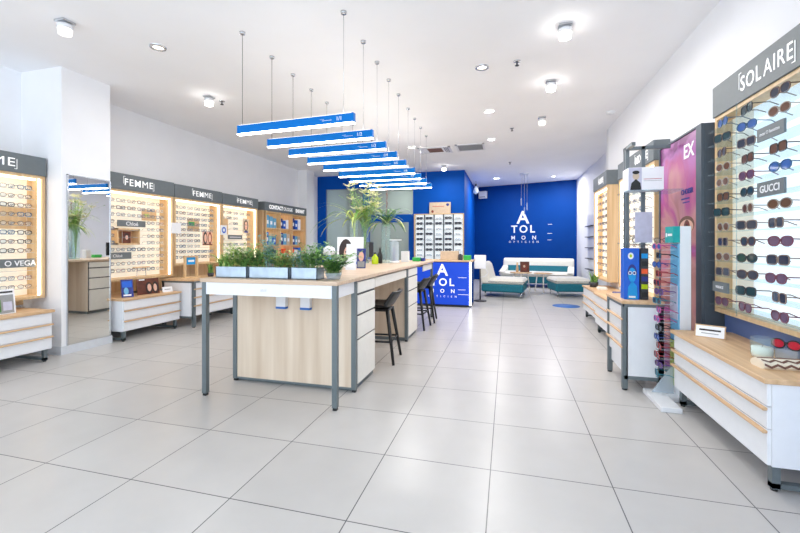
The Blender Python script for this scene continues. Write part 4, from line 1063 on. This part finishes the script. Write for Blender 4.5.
# table items
lean_card('portrait_board', 'white board showing a woman with dark hair, standing on the table behind the herbs', 'board', (-1.75, 4.30, TZ), R(8), .31, .35, 'paper', .06, .012, [('e', .33, .52, .26, .42, 'hair'), ('e', .38, .44, .12, .24, 'skin'), ('e', .38, .32, .04, .025, 'red'), ('r', .30, .46, .49, .53, 'darkplastic'), ('r', .72, .95, .1, .2, 'cobalt'), ('r', .7, .95, .28, .34, 'grille')])
lean_card('tablet_stand', 'white leaning brochure holder in front of the dark haired portrait board', 'holder', (-1.573, 3.88, TZ), R(10), .11, .27, 'white', .22, .012, [('r', .1, .9, .1, .92, 'paper')])
lean_card('small_photo_card', 'small blue grey photo card beside the white brochure holder', 'card', (-1.57, 4.18, TZ), R(10), .10, .22, 'navy', .12, .012, [('e', .5, .6, .3, .25, 'skin'), ('r', .1, .9, .05, .35, 'grille')])
def bottle(name, label, X, Y, r_, h_, mat, cap='darkplastic'):
    t_ = thing(name, label, 'bottle', (X, Y, TZ))
    MB().lathe(0, 0, [(r_ * .9, 0), (r_, .01), (r_, h_ * .55), (r_ * .4, h_ * .75), (r_ * .35, h_ * .85)], mat, 18).build('bottle_body', t_)
    MB().lathe(0, 0, [(r_ * .42, h_ * .85), (r_ * .42, h_)], cap, 12).build('bottle_cap', t_)
def xt(px, Y):
    c = (px - 400) / 400; return Y / (math.cos(.262) + c * math.sin(.262)) * (-math.sin(.262) + c * math.cos(.262))
bottle('lime_bottle', 'lime green spray bottle on the table beside the rear vase', xt(375, 5.1), 5.1, .045, .16, 'lime')
bottle('dark_bottle', 'dark bottle behind the lime green bottle on the table', xt(380, 5.3), 5.3, .035, .22, 'black')
t = thing('white_device', 'white and blue pupil measuring device on the table behind the herbs', 'device', (xt(329, 3.7), 3.7, TZ))
MB().box(-.05, .05, -.05, .05, 0, .02, 'white', .005).build('device_base', t); MB().box(-.02, .02, -.015, .015, .02, .17, 'skyblue', .004).build('device_column', t); MB().lathe(0, 0, [(.05, .16), (.065, .19), (.055, .23), (.02, .25)], 'white', 18).build('device_head', t)
t = thing('glass_dome_display', 'clear cylinder display with a white base on the table', 'display', (xt(394.5, 5.5), 5.5, TZ))
MB().lathe(0, 0, [(.07, 0), (.07, .03)], 'white', 20).build('display_base', t); MB().lathe(0, 0, [(.065, .03), (.065, .30), (.02, .32)], 'acryl', 20, cap=False).build('glass_tube', t)
MB().box(-.02, .01, -.01, .01, .03, .22, 'navy').build('blue_insert', t); MB().box(-.06, .09, -.05, .05, .32, .335, 'white').build('display_lid', t)
tag(MB().box(xt(401, 5.8), xt(408, 5.8), 5.8, 5.9, TZ, TZ + .16, 'white', .003).build('white_carton', None, True), 'white carton standing on the far part of the table', 'box')
tag(MB().box(xt(413, 6.1), xt(420, 6.1), 6.05, 6.2, TZ, TZ + .06, 'green', .004).build('green_case', None, True), 'green spectacle case on the far end of the table', 'case')
tag(MB().box(xt(421, 6.2), xt(425, 6.2), 6.15, 6.25, TZ, TZ + .05, 'navy', .004).build('dark_case', None, True), 'dark spectacle case beside the green case on the table', 'case')
# computer screen on the left side of the table, seen in the mirror
t = thing('computer_monitor', 'black computer monitor on the table, turned to the left wall', 'monitor', (-2.12, 5.90, TZ), R(-100))
MB().box(-.09, .09, -.06, .06, 0, .012, 'black', .003).build('monitor_base', t); MB().box(-.02, .02, -.008, .008, .012, .10, 'black').build('monitor_neck', t)
MB().box(-.20, .20, -.012, .012, .06, .30, 'black', .004).build('screen', t)

# ------------------------------------------------------------------ blue reception desk
t = thing('reception_desk', 'blue reception desk with white eye chart lettering and a glowing edge', 'desk', (-1.16, 7.9, 0))
DX0, DX1 = -1.70, -.66
MB().box(DX0, DX1, 7.62, 8.25, .04, .86, 'bluedeep').box(DX0, DX1, 7.66, 8.25, 0, .04, 'darkplastic').build('desk_body', t, True)
MB().box(DX0 + .0, DX1 - .03, 7.60, 7.62, .05, .85, 'panelblue').build('front_panel', t, True)
MB().box(DX1 - .028, DX1 + .005, 7.595, 7.66, .04, .86, 'neon').build('glowing_edge', t, True)
MB().box(DX0 - .02, DX1 + .03, 7.58, 8.30, .86, .885, 'wood_x', .003).build('desk_top', t, True)
cxl = -1.20
for (s, sz, z, bo, sp_) in (('A', .31, .60, .006, 1), ('TOL', .20, .405, .004, 1.35), ('MON', .10, .27, .002, 3.4), ('OPTICIEN', .048, .185, .0005, 3.0)):
    text(s, sz, 'letter', 'lettering', t, (cxl, 7.598, z), 0, 'CENTER', bo, sp_, .001)
mb = MB()
for (z, l) in ((.56, .16), (.33, .14), (.24, .2)): mb.box(-.90, -.90 + l, 7.597, 7.5995, z, z + .008, 'letter')
mb.build('chart_lines', t, True)
tag(MB().box(-1.28, -.93, 7.85, 8.05, .885, 1.06, 'beige', .006).build('beige_box', None, True), 'beige box standing on the blue reception desk', 'box')
tag(MB().box(-.82, -.68, 7.8, 7.95, .885, .98, 'green', .006).build('green_box', None, True), 'green box at the glowing end of the reception desk', 'box')
tag(MB().box(-.92, -.84, 7.8, 7.9, .885, .99, 'darkplastic', .006).build('card_terminal', None, True), 'dark card terminal beside the green box on the reception desk', 'card terminal')
# tablet on a stand behind the desk
t = thing('tablet_on_stand', 'white tablet on a floor stand right of the reception desk', 'tablet', (-.55, 8.55, 0))
MB().lathe(0, 0, [(.13, 0), (.13, .02), (.02, .03)], 'darkplastic', 20).build('stand_base', t); MB().tube([(0, 0, .02), (0, 0, .75)], .014, 'darkplastic', 8).build('stand_pole', t)
MB().box(-.12, .12, -.02, .01, .68, .97, 'paper', .006).build('screen', t); MB().tube([(.1, 0, .7), (.16, 0, .6), (.1, 0, .52), (0, 0, .5)], .008, 'white', 6).build('cable', t)

# frame rack on the partition
t = thing('frame_display_rack', 'white lit rack of eyeglasses on the blue partition behind the desk', 'display rack', (-1.72, 10.40, .72))
RX0, RX1, RZ0, RZ1 = -2.36, -1.10, .72, 1.97
MB().box(RX0, RX1, 10.42, 10.445, RZ0, RZ1, 'litpanel').build('back_panel', t, True)
fr = MB().box(RX0 - .02, RX0, 10.30, 10.445, RZ0, RZ1, 'wood_y').box(RX1, RX1 + .02, 10.30, 10.445, RZ0, RZ1, 'wood_y').box(RX0 - .02, RX1 + .02, 10.30, 10.445, RZ1, RZ1 + .02, 'wood_y').box(RX0 - .02, RX1 + .02, 10.30, 10.445, RZ0 - .02, RZ0, 'wood_y'); fr.build('rack_frame', t, True)
cw = (RX1 - RX0) / 5
for k in range(1, 5): MB().box(RX0 + k * cw - .012, RX0 + k * cw + .012, 10.34, 10.42, RZ0, RZ1, 'darkgrey').build('divider', t, True)
for r_ in range(9):
    z = RZ0 + .03 + r_ * .137
    MB().box(RX0, RX1, 10.31, 10.42, z - .006, z, 'grille').build('shelf', t, True)
    for c_ in range(5):
        i = 8 if random.random() < .6 else random.choice((0, 3, 6))
        put_glasses((RX0 + (c_ + .5) * cw, 10.32, z), 0, i, '%s eyeglasses in the rack behind the desk, %s row from bottom, %s column' % (COLN[i % 8], ORD[r_], ORD[c_]), 'eyeglasses in the partition rack')
lean_card('beige_poster', 'beige poster with red and blue marks on top of the glasses rack', 'poster', (-1.70, 10.36, 1.992), 0, .56, .30, 'beige', .05, .015, [('e', .15, .2, .06, .12, 'redhair'), ('e', .86, .78, .07, .12, 'navy'), ('r', .15, .7, .62, .66, 'red')], stand=False)
# ------------------------------------------------------------------ waiting corner
def cushion_box(mb_, x0, x1, y0, y1, z0, z1, mat, c=.04): mb_.box(x0, x1, y0, y1, z0, z1, mat, c)
def sofa(label, loc, rz, W, D, kind):
    t_ = thing('sofa', label, 'sofa', loc, rz, 'white and teal sofas')
    MB().box(-W / 2, W / 2, -D / 2, D / 2, .12, .30, 'teal', .03).build('sofa_base', t_)
    MB().box(-W / 2 + .0, W / 2, -D / 2 - .02, D / 2 - .15, .30, .42, 'ivory', .045).build('seat_cushion', t_)
    MB().box(-W / 2, W / 2, -D / 2 - .022, D / 2 - .15, .352, .360, 'darkplastic').build('piping', t_)
    if kind != 'chaise':
        mb_ = MB().prism([(D / 2 - .22, .30), (D / 2, .30), (D / 2 + .06, .76), (D / 2 - .02, .80), (D / 2 - .10, .74)], -W / 2, W / 2, 'ivory', 'x'); bo_ = mb_.build('backrest', t_); bv = bo_.modifiers.new('b', 'BEVEL'); bv.width = .05; bv.segments = 3
        if kind == 'long': MB().prism([(D / 2 - .235, .42), (D / 2 - .20, .42), (D / 2 - .15, .58), (D / 2 - .185, .58)], -W / 2 + .15, W / 2 - .15, 'teal', 'x').build('back_cushion', t_)
    if kind == 'long':
        for s_ in (-1, 1): MB().prism([(-D / 2 - .05, .42), (D / 2 - .15, .42), (D / 2 - .15, .56), (0, .50)], s_ * W / 2 - (.16 if s_ > 0 else 0), s_ * W / 2 + (.16 if s_ < 0 else 0), 'ivory', 'x').build('armrest', t_)
    for x_ in (-W / 2 + .08, W / 2 - .08):
        for y_ in (-D / 2 + .06, D / 2 - .08): MB().tube([(x_, y_, .12), (x_, y_, 0)], .014, 'chrome', 8).build('leg', t_)
    return t_
sofa('long white and teal sofa against the blue logo wall', (.80, 11.95, 0), R(-9), 1.95, .80, 'long')
sofa('white and teal lounge chair with its back to the reception desk', (-.06, 9.62, 0), R(82), .85, .92, 'arm')
sofa('white and teal chaise without back, right of the coffee table', (1.45, 10.05, 0), R(-80), .75, .92, 'chaise')
for (X, Y, r_, h_, lb) in ((.33, 10.4, .26, .50, 'small white coffee table with oak top, the one holding the brown picture'), (.86, 10.55, .22, .48, 'small white coffee table with oak top, right of the one with the picture')):
    t = thing('coffee_table', lb, 'coffee table', (X, Y, 0), 0, 'small coffee tables')
    MB().lathe(0, 0, [(r_, h_ - .02), (r_, h_)], 'wood_x', 28).build('table_top', t)
    for k in range(3):
        a = 2 * PI * k / 3 + .5; MB().tube([(r_ * .7 * math.cos(a), r_ * .7 * math.sin(a), h_ - .02), (r_ * .95 * math.cos(a), r_ * .95 * math.sin(a), 0)], .014, 'offwhite', 8).build('leg', t)
lean_card('brown_picture', 'small dark brown picture on the coffee table before the sofa', 'picture', (.42, 10.42, .50), 0, .22, .26, 'brown', .1, .015, [('e', .5, .5, .3, .3, 'redhair'), ('e', .45, .55, .12, .12, 'beige')])
t = thing('small_vase', 'pale slim vase beside the brown picture on the coffee table', 'vase', (.24, 10.38, .50))
MB().lathe(0, 0, [(.03, 0), (.035, .06), (.02, .16), (.024, .24)], 'wood_x', 14).build('vase_body', t)
t = tag(MB().lathe(1.10, 8.31, [(.25, 0.0), (.25, 0.003)], 'stickerblue', 32).build('floor_sticker', None, True), 'round blue sticker on the floor in front of the sofas', 'sticker')
print('glasses', NG[0], 'objects', len(bpy.data.objects))
# ------------------------------------------------------------------ unseen fill lamp added to brighten the back room
lamp('back_room_fill', (-3.2, 11.6, CZ - .02), 60, 1.0)
